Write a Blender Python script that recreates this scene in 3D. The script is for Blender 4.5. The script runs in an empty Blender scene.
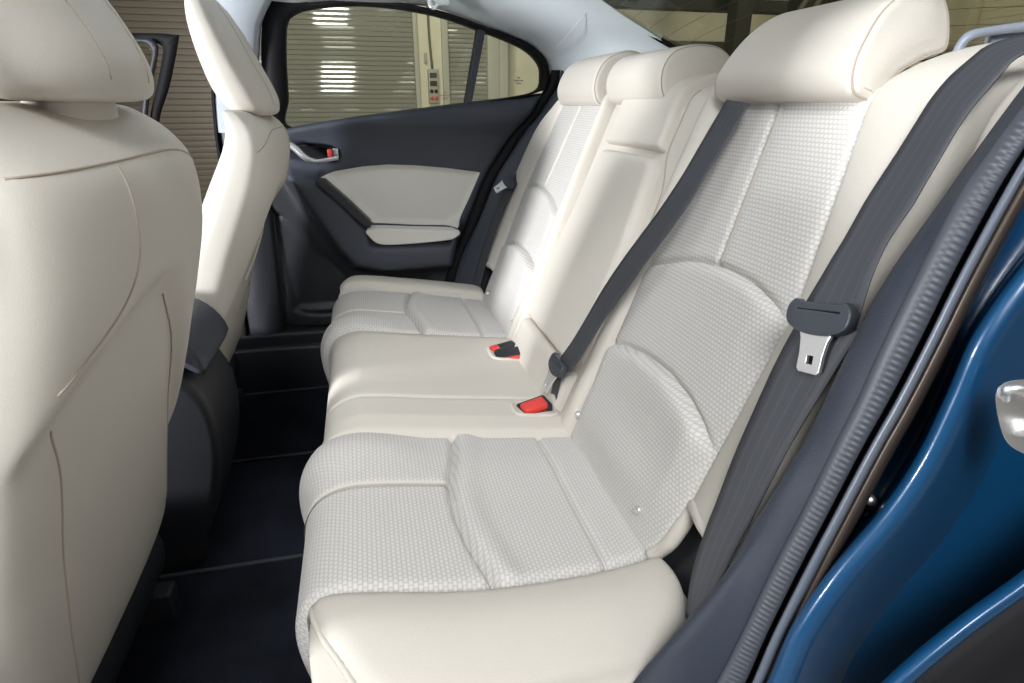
import bpy, math, random
import numpy as np
random.seed(4)
SC = bpy.context.scene
COL = SC.collection

# ------------------------------------------------------------------ camera model
F_PX, CX, CY = 600.0, 512.0, 341.5
PITCH, YAW = math.radians(21.5129), math.radians(13.5140)
# world: X towards the car's rear, Y across the car towards the far door, Z up; origin at the lens
fh = np.array([math.sin(YAW), math.cos(YAW), 0.0]); upw = np.array([0, 0, 1.0])
FW = fh*math.cos(PITCH) - upw*math.sin(PITCH)
RT = np.array([math.cos(YAW), -math.sin(YAW), 0.0])
UP = np.cross(RT, FW)

def ray(px, py):
    return RT*(px-CX)/F_PX - UP*(py-CY)/F_PX + FW
def atY(px, py, Y):
    d = ray(px, py); return tuple(d*Y/d[1])
def atX(px, py, X):
    d = ray(px, py); return tuple(d*X/d[0])

BP0 = np.array([.325, 0, -.54]); BN = np.array([-math.cos(math.radians(22)), 0, math.sin(math.radians(22))])
def atB(px, py, off):
    """point on the plane `off` metres in front of the rear seatback plane"""
    d = ray(px, py); return tuple(d*(np.dot(BP0+BN*off, BN)/np.dot(d, BN)))

# ------------------------------------------------------------------ materials
def new_mat(name):
    m = bpy.data.materials.new(name); m.use_nodes = True
    nt = m.node_tree; b = nt.nodes['Principled BSDF']
    return m, nt, b
def simple(name, col, rough=.5, metal=0, bump=0, bscale=400, coat=0, spec=.5, var=0.0, emit=None, estr=0):
    m, nt, b = new_mat(name)
    b.inputs['Base Color'].default_value = (*col, 1); b.inputs['Roughness'].default_value = rough
    b.inputs['Metallic'].default_value = metal; b.inputs['Specular IOR Level'].default_value = spec
    b.inputs['Coat Weight'].default_value = coat; b.inputs['Coat Roughness'].default_value = .04
    tc = nt.nodes.new('ShaderNodeTexCoord')
    if bump:
        n = nt.nodes.new('ShaderNodeTexNoise'); n.inputs['Scale'].default_value = bscale; n.inputs['Detail'].default_value = 3
        nt.links.new(tc.outputs['Object'], n.inputs['Vector'])
        bp = nt.nodes.new('ShaderNodeBump'); bp.inputs['Strength'].default_value = bump; bp.inputs['Distance'].default_value = .0015
        nt.links.new(n.outputs['Fac'], bp.inputs['Height']); nt.links.new(bp.outputs['Normal'], b.inputs['Normal'])
    if var:
        n2 = nt.nodes.new('ShaderNodeTexNoise'); n2.inputs['Scale'].default_value = 9; n2.inputs['Detail'].default_value = 4
        nt.links.new(tc.outputs['Object'], n2.inputs['Vector'])
        r = nt.nodes.new('ShaderNodeValToRGB')
        r.color_ramp.elements[0].position = .3; r.color_ramp.elements[1].position = .7
        r.color_ramp.elements[0].color = (*[c*(1-var) for c in col], 1); r.color_ramp.elements[1].color = (*[min(1, c*(1+var)) for c in col], 1)
        nt.links.new(n2.outputs['Fac'], r.inputs['Fac']); nt.links.new(r.outputs['Color'], b.inputs['Base Color'])
    if emit:
        b.inputs['Emission Color'].default_value = (*emit, 1); b.inputs['Emission Strength'].default_value = estr
    return m
def fabric(name, c1, c2, bw, rh, ms):
    m, nt, b = new_mat(name)
    uv = nt.nodes.new('ShaderNodeUVMap'); uv.uv_map = 'UVMap'
    br = nt.nodes.new('ShaderNodeTexBrick')
    br.inputs['Color1'].default_value = (*c1, 1); br.inputs['Color2'].default_value = (*[c*.97 for c in c1], 1)
    br.inputs['Mortar'].default_value = (*c2, 1); br.inputs['Scale'].default_value = 1
    br.inputs['Brick Width'].default_value = bw; br.inputs['Row Height'].default_value = rh
    br.inputs['Mortar Size'].default_value = ms; br.inputs['Mortar Smooth'].default_value = 1.0
    nt.links.new(uv.outputs['UV'], br.inputs['Vector'])
    nt.links.new(br.outputs['Color'], b.inputs['Base Color'])
    inv = nt.nodes.new('ShaderNodeMath'); inv.operation = 'SUBTRACT'; inv.inputs[0].default_value = 1
    nt.links.new(br.outputs['Fac'], inv.inputs[1])
    bp = nt.nodes.new('ShaderNodeBump'); bp.inputs['Strength'].default_value = .35; bp.inputs['Distance'].default_value = .0006
    nt.links.new(inv.outputs[0], bp.inputs['Height']); nt.links.new(bp.outputs['Normal'], b.inputs['Normal'])
    b.inputs['Roughness'].default_value = .85; b.inputs['Sheen Weight'].default_value = .15
    return m
M = {}
M['leather'] = simple('cream_leather', (.64, .60, .54), .5, bump=.22, bscale=900, spec=.35)
M['leather_seam'] = simple('leather_seam', (.42, .36, .29), .7)
M['fabric'] = fabric('woven_seat_fabric', (.68, .655, .63), (.50, .482, .46), .0070, .0056, .0016)
M['black_plastic'] = simple('black_plastic', (.022, .024, .030), .45, bump=.3, bscale=700)
M['dark_trim'] = simple('dark_grey_trim', (.045, .052, .070), .5, bump=.3, bscale=800)
M['rubber'] = simple('black_rubber', (.045, .05, .064), .5)
M['seal_black'] = simple('seal_black', (.008, .008, .010), .65, spec=.2)
M['belt'] = simple('belt_webbing', (.050, .053, .062), .6, bump=.2, bscale=1500)
M['belt_plastic'] = simple('belt_plastic', (.045, .05, .062), .35)
M['chrome'] = simple('bright_steel', (.95, .95, .95), .42, 1)
M['brushed'] = simple('satin_silver', (.72, .73, .74), .34, .9)
M['red'] = simple('red_button', (.75, .06, .05), .35)
M['carpet'] = simple('black_carpet', (.012, .014, .021), .95, bump=1, bscale=500, var=.5, spec=.1)
M['mat'] = simple('carpet_mat', (.010, .012, .018), .95, bump=1, bscale=600, var=.4, spec=.1)
M['mat_edge'] = simple('mat_edge', (.03, .034, .042), .8)
M['headliner'] = simple('grey_headliner', (.70, .76, .80), .9, bump=.2, bscale=600)
M['light_trim'] = simple('light_grey_trim', (.55, .57, .58), .5)
M['blue'] = simple('blue_car_paint', (.004, .050, .130), .35, .1, coat=.35)
M['bronze'] = simple('brown_trim_strip', (.06, .045, .036), .4, .4)
M['strip'] = simple('grey_seal_lip', (.09, .105, .135), .35)
M['pillar_grey'] = simple('grey_pillar_trim', (.36, .39, .43), .8)
M['low_trim'] = simple('charcoal_trim', (.028, .034, .048), .55, spec=.25, bump=.3, bscale=800)
M['guide'] = simple('blue_grey_plastic', (.24, .27, .33), .4)
M['insert'] = simple('door_insert_cream', (.74, .72, .67), .55, bump=.2, bscale=900)

_nt = M['belt'].node_tree; _b = _nt.nodes['Principled BSDF']
_uv = _nt.nodes.new('ShaderNodeUVMap'); _uv.uv_map = 'UVMap'; _sx = _nt.nodes.new('ShaderNodeSeparateXYZ'); _nt.links.new(_uv.outputs[0], _sx.inputs[0])
_m1 = _nt.nodes.new('ShaderNodeMath'); _m1.operation = 'MULTIPLY'; _m1.inputs[1].default_value = 2*math.pi*5; _nt.links.new(_sx.outputs[0], _m1.inputs[0])
_m2 = _nt.nodes.new('ShaderNodeMath'); _m2.operation = 'COSINE'; _nt.links.new(_m1.outputs[0], _m2.inputs[0])
_rp = _nt.nodes.new('ShaderNodeValToRGB'); _rp.color_ramp.elements[0].position = .7; _rp.color_ramp.elements[0].color = (.048, .051, .060, 1); _rp.color_ramp.elements[1].color = (.062, .066, .078, 1)
_nt.links.new(_m2.outputs[0], _rp.inputs[0]); _nt.links.new(_rp.outputs[0], _b.inputs['Base Color'])

def glass(name, tint, refl=.06):
    m, nt, b = new_mat(name); nt.nodes.remove(b)
    out = nt.nodes['Material Output']
    tr = nt.nodes.new('ShaderNodeBsdfTransparent'); tr.inputs['Color'].default_value = (*tint, 1)
    gl = nt.nodes.new('ShaderNodeBsdfGlossy'); gl.inputs['Roughness'].default_value = .01
    mx = nt.nodes.new('ShaderNodeMixShader'); lw = nt.nodes.new('ShaderNodeLayerWeight'); lw.inputs['Blend'].default_value = .5
    pw = nt.nodes.new('ShaderNodeMath'); pw.operation = 'POWER'; pw.inputs[1].default_value = 5
    fr = nt.nodes.new('ShaderNodeMath'); fr.operation = 'MULTIPLY_ADD'; fr.inputs[1].default_value = .6; fr.inputs[2].default_value = .02
    nt.links.new(lw.outputs['Facing'], pw.inputs[0]); nt.links.new(pw.outputs[0], fr.inputs[0])
    nt.links.new(fr.outputs[0], mx.inputs[0]); nt.links.new(tr.outputs[0], mx.inputs[1]); nt.links.new(gl.outputs[0], mx.inputs[2])
    nt.links.new(mx.outputs[0], out.inputs['Surface'])
    return m
M['glass'] = glass('window_glass', (.90, .92, .86))
M['rear_glass'] = glass('tinted_rear_glass', (.72, .73, .66))
M['shutter'] = simple('grey_roller_shutter', (.31, .30, .26), .045, .0, spec=1.0)
M['shutter_brown'] = simple('taupe_roller_shutter', (.19, .162, .122), .35, .2)
M['cream_wall'] = simple('cream_wall', (.74, .70, .56), .7, var=.04)
M['steel_post'] = simple('painted_steel_post', (.50, .49, .42), .5)
M['dark_steel'] = simple('dark_steelwork', (.06, .06, .05), .6)
M['mid_steel'] = simple('grey_steelwork', (.16, .155, .13), .6)
M['concrete'] = simple('garage_floor', (.30, .29, .27), .5, var=.12)
M['ceiling'] = simple('garage_ceiling', (.20, .195, .17), .8)
M['lamp'] = simple('lamp_glow', (1, 1, 1), .5, emit=(1, .98, .93), estr=8)
M['box_grey'] = simple('control_box_grey', (.42, .40, .34), .5)
M['ink'] = simple('dark_print', (.03, .03, .03), .7)
M['etch'] = simple('grey_print', (.28, .27, .22), .7)

# ------------------------------------------------------------------ helpers
def link(name, me, mat, parent=None):
    o = bpy.data.objects.new(name, me); COL.objects.link(o)
    if mat is not None: me.materials.append(mat if not isinstance(mat, str) else M[mat])
    if parent is not None: o.parent = parent
    return o
def mesh(name, V, Fc, mat, parent=None, smooth=True, uv=None):
    me = bpy.data.meshes.new(name)
    me.from_pydata([tuple(map(float, v)) for v in V], [], [tuple(f) for f in Fc])
    if uv is not None:
        l = me.uv_layers.new(name='UVMap')
        idx = np.empty(len(me.loops), dtype=np.int32); me.loops.foreach_get('vertex_index', idx)
        l.data.foreach_set('uv', np.asarray(uv, dtype=np.float32)[idx].ravel())
    if smooth: me.polygons.foreach_set('use_smooth', [True]*len(me.polygons))
    me.update()
    return link(name, me, mat, parent)
def thing(name, label, cat, group=None, loc=(0, 0, 0)):
    o = bpy.data.objects.new(name, None); COL.objects.link(o); o.empty_display_size = .05
    o['label'] = label; o['category'] = cat
    if group: o['group'] = group
    return o
def tag(o, label, cat, group=None):
    o['label'] = label; o['category'] = cat
    if group: o['group'] = group
    return o
def struct(o):
    o['kind'] = 'structure'; return o
def fix_normals(o):
    import bmesh
    bm = bmesh.new(); bm.from_mesh(o.data); bmesh.ops.recalc_face_normals(bm, faces=bm.faces); bm.to_mesh(o.data); bm.free(); return o
def solidify(o, t, off=1):
    m = o.modifiers.new('s', 'SOLIDIFY'); m.thickness = t; m.offset = off; return o
def bevel(o, w, seg=3):
    m = o.modifiers.new('b', 'BEVEL'); m.width = w; m.segments = seg; m.limit_method = 'ANGLE'; m.angle_limit = math.radians(40); return o

def spline(pts, n, closed=False):
    """Catmull-Rom through pts, resampled evenly by length"""
    P = np.asarray(pts, float); k = len(P); out = []
    rng = range(k) if closed else range(k-1)
    for i in rng:
        if closed: a, b, c, d = P[(i-1) % k], P[i], P[(i+1) % k], P[(i+2) % k]
        else:
            b, c = P[i], P[i+1]; a = P[i-1] if i else 2*b-c; d = P[i+2] if i+2 < k else 2*c-b
        for t in np.linspace(0, 1, 16, endpoint=False):
            out.append(.5*((2*b)+(-a+c)*t+(2*a-5*b+4*c-d)*t*t+(-a+3*b-3*c+d)*t**3))
    out.append(P[0] if closed else P[-1])
    out = np.array(out); L = np.r_[0, np.cumsum(np.linalg.norm(np.diff(out, axis=0), axis=1))]
    s = np.linspace(0, L[-1], n+1 if closed else n)
    R = np.stack([np.interp(s, L, out[:, j]) for j in range(out.shape[1])], 1)
    return R[:-1] if closed else R

def box(name, lo, hi, mat, parent=None, bev=0):
    x0, y0, z0 = lo; x1, y1, z1 = hi
    V = [(x0, y0, z0), (x1, y0, z0), (x1, y1, z0), (x0, y1, z0), (x0, y0, z1), (x1, y0, z1), (x1, y1, z1), (x0, y1, z1)]
    Fc = [(0, 3, 2, 1), (4, 5, 6, 7), (0, 1, 5, 4), (1, 2, 6, 5), (2, 3, 7, 6), (3, 0, 4, 7)]
    o = mesh(name, V, Fc, mat, parent, smooth=False)
    if bev: bevel(o, bev); o.data.polygons.foreach_set('use_smooth', [True]*6)
    return o
def boxes(name, lst, mat, parent=None):
    V, Fc = [], []
    for lo, hi in lst:
        k = len(V); x0, y0, z0 = lo; x1, y1, z1 = hi
        V += [(x0, y0, z0), (x1, y0, z0), (x1, y1, z0), (x0, y1, z0), (x0, y0, z1), (x1, y0, z1), (x1, y1, z1), (x0, y1, z1)]
        Fc += [tuple(k+i for i in f) for f in [(0, 3, 2, 1), (4, 5, 6, 7), (0, 1, 5, 4), (1, 2, 6, 5), (2, 3, 7, 6), (3, 0, 4, 7)]]
    return mesh(name, V, Fc, mat, parent, smooth=False)

def tube(name, pts, r, mat, parent=None, seg=8, smooth_n=0, closed=False):
    P = np.asarray(pts, float)
    if smooth_n: P = spline(P, smooth_n, closed)
    n = len(P); V = []
    T = np.zeros_like(P)
    for i in range(n):
        a = P[(i-1) % n] if (closed or i) else P[i]; b = P[(i+1) % n] if (closed or i < n-1) else P[i]
        t = b-a; T[i] = t/(np.linalg.norm(t)+1e-9)
    ref = np.array([0, 0, 1.0]) if abs(T[0][2]) < .9 else np.array([1.0, 0, 0])
    u = np.cross(T[0], ref); u /= np.linalg.norm(u)
    rr = r if hasattr(r, '__len__') else [r]*n
    for i in range(n):
        u = u-T[i]*np.dot(u, T[i]); u /= np.linalg.norm(u); w = np.cross(T[i], u)
        for k in range(seg):
            a = 2*math.pi*k/seg; V.append(P[i]+rr[i]*(math.cos(a)*u+math.sin(a)*w))
    Fc = []
    for i in range(n if closed else n-1):
        j = (i+1) % n
        for k in range(seg):
            k2 = (k+1) % seg; Fc.append((i*seg+k, i*seg+k2, j*seg+k2, j*seg+k))
    if not closed:
        Fc.append(tuple(range(seg))[::-1]); Fc.append(tuple((n-1)*seg+k for k in range(seg)))
    return mesh(name, V, Fc, mat, parent)

def loft(name, lines, mat, parent=None, n=48, sm=True, thick=0, closed=False, uv=False):
    """a surface through several 3-D polylines (each resampled to n points)"""
    L = [spline(l, n) for l in lines]; V = np.concatenate(L); Fc = []; m = len(L)
    for i in range(m-1 if not closed else m):
        j = (i+1) % m
        for k in range(n-1): Fc.append((i*n+k, i*n+k+1, j*n+k+1, j*n+k))
    if closed:
        Fc.append(tuple(i*n for i in range(m))); Fc.append(tuple(i*n+n-1 for i in range(m))[::-1])
    o = mesh(name, V, Fc, mat, parent, smooth=sm)
    if closed: fix_normals(o)
    if thick: solidify(o, thick, 0)
    return o

def sd_poly(P, poly):
    """signed distance (negative inside) of P (n,2) to a polygon"""
    P = np.asarray(P, float); poly = np.asarray(poly, float); n = len(poly)
    d = np.full(len(P), 1e9); s = np.ones(len(P))
    for i in range(n):
        a = poly[i]; b = poly[(i-1) % n]; e = b-a; w = P-a
        t = np.clip((w@e)/(e@e), 0, 1); q = w-t[:, None]*e
        d = np.minimum(d, (q**2).sum(1))
        c1 = P[:, 1] >= a[1]; c2 = P[:, 1] < b[1]; c3 = e[0]*w[:, 1] > e[1]*w[:, 0]
        fl = (c1 & c2 & c3) | (~c1 & ~c2 & ~c3); s[fl] *= -1
    return s*np.sqrt(d)
def d_line(P, line):
    P = np.asarray(P, float); d = np.full(len(P), 1e9)
    L = np.asarray(line, float)
    for a, b in zip(L[:-1], L[1:]):
        e = b-a; w = P-a; t = np.clip((w@e)/(e@e+1e-12), 0, 1); q = w-t[:, None]*e
        d = np.minimum(d, (q**2).sum(1))
    return np.sqrt(d)

class Surf:
    """base surface (profile curve in X-Z swept along Y, or a flat X-Z plane) plus a height field h(u, v)"""
    def __init__(s, prof=None, flip=1, plane=None, t0=0.0, n=400):
        s.plane = plane; s.flip = flip
        if prof is not None:
            s.c = spline(prof, n); s.L = np.r_[0, np.cumsum(np.linalg.norm(np.diff(s.c, axis=0), axis=1))]+t0
            t = np.gradient(s.c, axis=0); t /= np.linalg.norm(t, axis=1)[:, None]
            k = 9; pad = np.pad(t, ((k, k), (0, 0)), 'edge'); t = np.stack([np.convolve(pad[:, j], np.ones(2*k+1)/(2*k+1), 'valid') for j in range(2)], 1)
            t /= np.linalg.norm(t, axis=1)[:, None]
            s.nrm = np.stack([-t[:, 1], t[:, 0]], 1)*flip
        s.h = lambda P: np.zeros(len(P))
    def base(s, P):
        P = np.asarray(P, float)
        if s.plane:
            B = s.plane(P[:, 0], P[:, 1]); N = np.tile(np.array([0, -1.0, 0]), (len(P), 1)); return B, N
        X = np.interp(P[:, 1], s.L, s.c[:, 0]); Z = np.interp(P[:, 1], s.L, s.c[:, 1])
        nx = np.interp(P[:, 1], s.L, s.nrm[:, 0]); nz = np.interp(P[:, 1], s.L, s.nrm[:, 1])
        return np.stack([X, P[:, 0], Z], 1), np.stack([nx, np.zeros_like(nx), nz], 1)
    def at(s, P, off=0.0):
        B, N = s.base(P); return B+N*(s.h(np.asarray(P, float))+off)[:, None]
    def patch(s, name, poly, mat, parent, res=.004, r=0.0, skirt=0.0, off=0.0, phis=()):
        """the piece of the surface inside a polygon of (u, v); r rounds its border down; skirt gives it depth"""
        poly = np.asarray(poly, float); lo = poly.min(0)-res; hi = poly.max(0)+res
        nu = int((hi[0]-lo[0])/res)+2; nv = int((hi[1]-lo[1])/res)+2
        U, Vv = np.meshgrid(np.linspace(lo[0], hi[0], nu), np.linspace(lo[1], hi[1], nv), indexing='ij')
        P = np.stack([U.ravel(), Vv.ravel()], 1); phi = -sd_poly(P, poly)
        idx = lambda i, j: i*nv+j
        pts = [tuple(p) for p in P]; ph = list(phi); faces = []; cut = {}
        def mid(a, b):
            k = (a, b) if a < b else (b, a)
            if k not in cut:
                t = ph[a]/(ph[a]-ph[b]); cut[k] = len(pts)
                pts.append(tuple(np.array(pts[a])+(np.array(pts[b])-np.array(pts[a]))*t)); ph.append(0.0)
            return cut[k]
        pos = phi > 0
        for i in range(nu-1):
            for j in range(nv-1):
                q = (idx(i, j), idx(i+1, j), idx(i+1, j+1), idx(i, j+1)); c = sum(pos[a] for a in q)
                if c == 4: faces.append(q)
                elif c:
                    f = []
                    for a, b in zip(q, q[1:]+q[:1]):
                        if pos[a]: f.append(a)
                        if pos[a] != pos[b]: f.append(mid(a, b))
                    if len(f) > 2: faces.append(tuple(f))
        used = sorted({a for f in faces for a in f}); mp = {a: i for i, a in enumerate(used)}
        Q = np.array([pts[a] for a in used]); D = np.array([max(ph[a], 0) for a in used])
        B, N = s.base(Q); H = s.h(Q)+off
        if r: 
            x = np.clip(r-D, 0, r); H = H-(r-np.sqrt(np.maximum(r*r-x*x, 0)))
        V = B+N*H[:, None]; faces = [tuple(mp[a] for a in f) for f in faces]; uv = Q.copy()
        if skirt:
            cnt = {}
            for f in faces:
                for a, b in zip(f, f[1:]+f[:1]): cnt[(a, b)] = 1
            bd = [(a, b) for (a, b) in cnt if (b, a) not in cnt]
            bv = sorted({a for e in bd for a in e}); m2 = {a: len(V)+i for i, a in enumerate(bv)}
            V = np.concatenate([V, V[bv]-N[bv]*skirt]); uv = np.concatenate([uv, Q[bv]+skirt*.3])
            for a, b in bd: faces.append((b, a, m2[a], m2[b]))
        f0 = faces[0]; nn = np.cross(np.array(V[f0[1]])-V[f0[0]], np.array(V[f0[2]])-V[f0[0]])
        if np.dot(nn, N[f0[0]]) < 0: faces = [f[::-1] for f in faces]
        return mesh(name, V, faces, mat, parent, uv=uv)
    flipf = False

def bodyloft(name, rings, mat, parent=None, n=48, e=2.6, disp=None, subdiv=0):
    """stack of horizontal superellipse rings: (z, xc, yc, hx, hy[, exponent])"""
    R = []
    for q in rings: R.append(list(q)+([e] if len(q) == 5 else []))
    R = np.array(R, float); R = spline(R, max(24, len(R)*8)); V = []
    for z, xc, yc, hx, hy, ee in R:
        for k in range(n):
            a = 2*math.pi*k/n; c, s_ = math.cos(a), math.sin(a)
            V.append((xc+max(hx, .002)*math.copysign(abs(c)**(2/ee), c), yc+max(hy, .002)*math.copysign(abs(s_)**(2/ee), s_), z))
    V = np.array(V); m = len(R); Fc = []
    for i in range(m-1):
        for k in range(n):
            k2 = (k+1) % n; Fc.append((i*n+k, i*n+k2, (i+1)*n+k2, (i+1)*n+k))
    Fc.append(tuple(range(n))[::-1]); Fc.append(tuple((m-1)*n+k for k in range(n)))
    if disp is not None: V = disp(V)
    return fix_normals(mesh(name, V, Fc, mat, parent))

def slab(name, prof, y0, y1, mat, parent=None, r=.02, n=72, seg=8, width=None, bulge=0.0):
    """closed X-Z profile given depth along Y, with rounded side edges; width(z) scales the half width"""
    P = spline(prof, n, closed=True); c = P.mean(0); yc = (y0+y1)/2; hw = (y1-y0)/2
    # inward offset directions
    T = np.roll(P, -1, 0)-np.roll(P, 1, 0); T /= np.linalg.norm(T, axis=1)[:, None]; N = np.stack([T[:, 1], -T[:, 0]], 1)
    if np.sum(N*(P-c)) < 0: N = -N
    st = []
    for k in range(seg+1):
        a = math.pi/2*k/seg; st.append((hw-r+r*math.sin(a), r*(1-math.cos(a))))
    side = [(-h, o) for h, o in st[::-1]]+[(0, 0)]+st
    V = []
    for h, o in side:
        f = 1-(abs(h)/hw)**2
        for p, nn in zip(P, N):
            q = p-nn*o+nn*bulge*f
            w = width(q[1]) if width else 1
            V.append((q[0], yc+h*w, q[1]))
    m = len(side); Fc = []
    for i in range(m-1):
        for k in range(n):
            k2 = (k+1) % n; Fc.append((i*n+k, i*n+k2, (i+1)*n+k2, (i+1)*n+k))
    for ri in (0, m-1):
        sg = -1 if ri == 0 else 1; K = 6; rows = []
        for i in range(n//2+1):
            a_, b_ = ri*n+i, ri*n+(n-i) % n
            if a_ == b_: rows.append([a_]*(K+1)); continue
            row = [a_]; pa, pb = np.array(V[a_]), np.array(V[b_]); gap = np.linalg.norm(pa-pb)
            for k in range(1, K):
                t_ = k/K; q = pa*(1-t_)+pb*t_; row.append(len(V)); V.append((q[0], q[1]+sg*min(.006, gap*.05)*math.sin(math.pi*t_), q[2]))
            row.append(b_); rows.append(row)
        for r0, r1 in zip(rows, rows[1:]):
            for k in range(K):
                f = []
                for a_ in (r0[k], r0[k+1], r1[k+1], r1[k]):
                    if a_ not in f: f.append(a_)
                if len(f) > 2: Fc.append(tuple(f))
    o = fix_normals(mesh(name, V, Fc, mat, parent))
    return o, P, N

# ------------------------------------------------------------------ rear bench: cushion
CEN = 1.135                                    # the car's centre line
cush = Surf([(.40, -.575), (.325, -.548), (.25, -.537), (.1, -.517), (-.02, -.499), (-.07, -.499), (-.103, -.517), (-.120, -.555), (-.118, -.61), (-.10, -.68), (-.06, -.76)], flip=-1)
# v coordinate that corresponds to an X on the top
def vX(x): 
    i = np.argmin(np.abs(cush.c[:300, 0]-x)); return float(cush.L[i])
def mir(y): return 2*CEN-y
def seamx(y):                                   # insert seam X on the near seat as a function of Y
    return np.interp(y, [.53, .60, .65, .70, .75, .80, .87], [.112, .094, .086, .083, .086, .097, .108])
V0, V1 = float(cush.L[0]), float(cush.L[-1])
vs_line = [(y, vX(seamx(y))) for y in np.linspace(.53, .885, 24)]
vs_line_f = [(mir(y), v) for y, v in vs_line]
v_rear = vX(.258)
ins_r = [(.52, v_rear+.0), (.885, v_rear)]
def yc_(v):
    return np.interp(v, [vX(x) for x in (.33, .28, .22, .16, .10, .03, -.03, -.09)], [.565, .551, .539, .531, .527, .527, .533, .544])
def hcush(P):
    y, v = P[:, 0], P[:, 1]; h = np.zeros(len(P))
    ym = np.where(y > CEN, 2*CEN-y, y)
    Pm = np.stack([ym, v], 1)
    out = (ym < .89); ybc = yc_(v)
    # outboard fabric pads
    d1 = d_line(Pm, vs_line); h -= np.where(out & (ym > ybc), .014*np.exp(-(d1/.0055)**2), 0)
    d2 = np.abs(v-v_rear); h -= np.where(out & (ym > ybc), .009*np.exp(-(d2/.0045)**2), 0)
    # cross strip on the front section
    ds = np.abs(ym-.742); fr = (v > vX(.085)); h -= np.where(out & fr & (ym > .6), .004*np.exp(-(ds/.004)**2), 0)
    # puff of insert and front section
    sgn = v-np.interp(ym, [a for a, b in vs_line], [b for a, b in vs_line])
    h += np.where(out & (ym > ybc), .008*np.exp(-((np.abs(sgn)-.02)/.02)**2)*(sgn < 0), 0)
    # outer shape across
    h += np.where(out & (ym > ybc), .015*np.exp(-((ym-.84)/.05)**2)*np.clip((v-vX(.06))/.09, 0, 1)+.004*np.exp(-((ym-.80)/.06)**2), 0)
    # edge next to centre: rolls down into a valley
    dv = ym-.886; h -= .012*np.exp(-(dv/.008)**2)
    # edge next to end bolster
    de = ym-ybc; h -= .012*np.exp(-(de/.010)**2)
    # end bolster
    e = np.clip((ybc-ym)/.13, 0, 1); h += np.where(ym < ybc, .020*np.sin(np.pi*np.clip(e*.8+.10, 0, 1))**.8-.010*e*e, 0)
    # centre seat
    cen = (ym > .886); c = np.clip((ym-.886)/.05, 0, 1); h += np.where(cen, .010*c, 0)
    h -= np.where(cen, .022*c*np.clip((v-vX(-.04))/.10, 0, 1), 0)
    dc = np.abs(y-1.008); h -= .005*np.exp(-(dc/.0035)**2)
    h -= np.where((ym < .56) & (v > vX(-.09)), .75*(.56-ym)*np.clip((v-vX(-.09))/.05, 0, 1), 0)
    h -= .030*np.clip((vX(.318)-v)/.022, 0, 1)**1.5
    return h
cush.h = hcush; cush.flipf = True
bench = thing('rear_seat_cushion', 'wide cream and woven fabric rear bench cushion in front of the rear seatbacks', 'seat cushion')
vF = vX(-.10); vE = V1
for S in (lambda y: y, mir):
    nm = S is not mir
    ol = [(S(a), b) for a, b in [(.886, V0+.03), (.886, vE-.05), (.87, vE-.01), (.548, vE-.01), (.548, V0+.03)]]
    front = [(S(.544), vE-.215), (S(.556), vE-.165), (S(.60), vE-.13), (S(.886), vE-.13), (S(.886), vs_line[-1][1])]+[(S(y), v) for y, v in vs_line[::-1] if .525 < y < .886]+[(S(.525), float(np.interp(.53, [a for a, b in vs_line], [b for a, b in vs_line])))]+[(S(.525), vX(-.02))]
    cush.patch('front_fabric_panel', front, 'fabric', bench, res=.0045)
    ins = [(S(.525), v_rear), (S(.886), v_rear), (S(.886), vs_line[-1][1])]+[(S(y), v) for y, v in vs_line[::-1] if .525 < y < .886]+[(S(.525), float(np.interp(.53, [a for a, b in vs_line], [b for a, b in vs_line])))]
    cush.patch('insert_panel', ins, 'fabric', bench, res=.0045)
    cush.patch('rear_fabric_panel', [(S(.575), V0+.02), (S(.886), V0+.02), (S(.886), v_rear), (S(.548), v_rear)], 'fabric', bench, res=.0045)
    # cream band stitched across the front section
    cush.patch('seam_band', [(S(.732), vX(.085)), (S(.745), vX(.085)), (S(.745), vE-.132), (S(.732), vE-.132)], 'leather', bench, res=.003, off=.0015)
    # lower leather front
    cush.patch('front_skirt', [(S(.548), vE), (S(.886), vE), (S(.886), vE-.13), (S(.60), vE-.13), (S(.556), vE-.165), (S(.545), vE-.21)], 'leather', bench, res=.008)
    # end bolster
    bol = [(y_, vX(x_)) for y_, x_ in [(.562, .335), (.549, .28), (.537, .22), (.528, .15), (.524, .08), (.526, .02), (.532, -.04), (.543, -.078), (.530, -.090), (.50, -.084), (.45, -.066), (.40, -.030), (.378, .05), (.378, .18), (.395, .25), (.43, .300), (.47, .322), (.52, .338)]]
    cush.patch('end_bolster', [(S(a), b) for a, b in spline(bol, 90, True)], 'leather', bench, res=.0045, r=.018, skirt=.16, off=.004)
    pl = spline([(y_, vX(x_)) for y_, x_ in [(.543, -.086), (.535, -.089), (.50, -.083), (.45, -.065), (.402, -.03), (.380, .05), (.380, .18), (.397, .25), (.431, .298), (.47, .320), (.52, .335)]], 70)
    pl = [(S(a), b) for a, b in pl]
    tube('piping', cush.at(pl, -.005), .0032, 'leather', bench)
    cush.patch('front_skirt', [(S(.40), vE), (S(.55), vE), (S(.55), vX(-.080)), (S(.49), vX(-.060)), (S(.40), vX(-.02))], 'leather', bench, res=.008, off=-.012)
cen = [(.886, V0+.07), (mir(.886), V0+.07), (mir(.886), vE-.04), (.886, vE-.04)]
cush.patch('centre_pad', cen, 'leather', bench, res=.0045, skirt=.02)
cush.patch('seat_base', [(.40, vE-.03), (mir(.40), vE-.03), (mir(.40), vE), (.40, vE)], 'black_plastic', bench, res=.02, skirt=.3, off=-.02)
for yy, sx in ((1.008, 1),):
    tube('piping', cush.at([(yy, v) for v in np.linspace(vX(.30), vE-.05, 60)], -.0012), .0012, 'leather_seam', bench)

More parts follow.
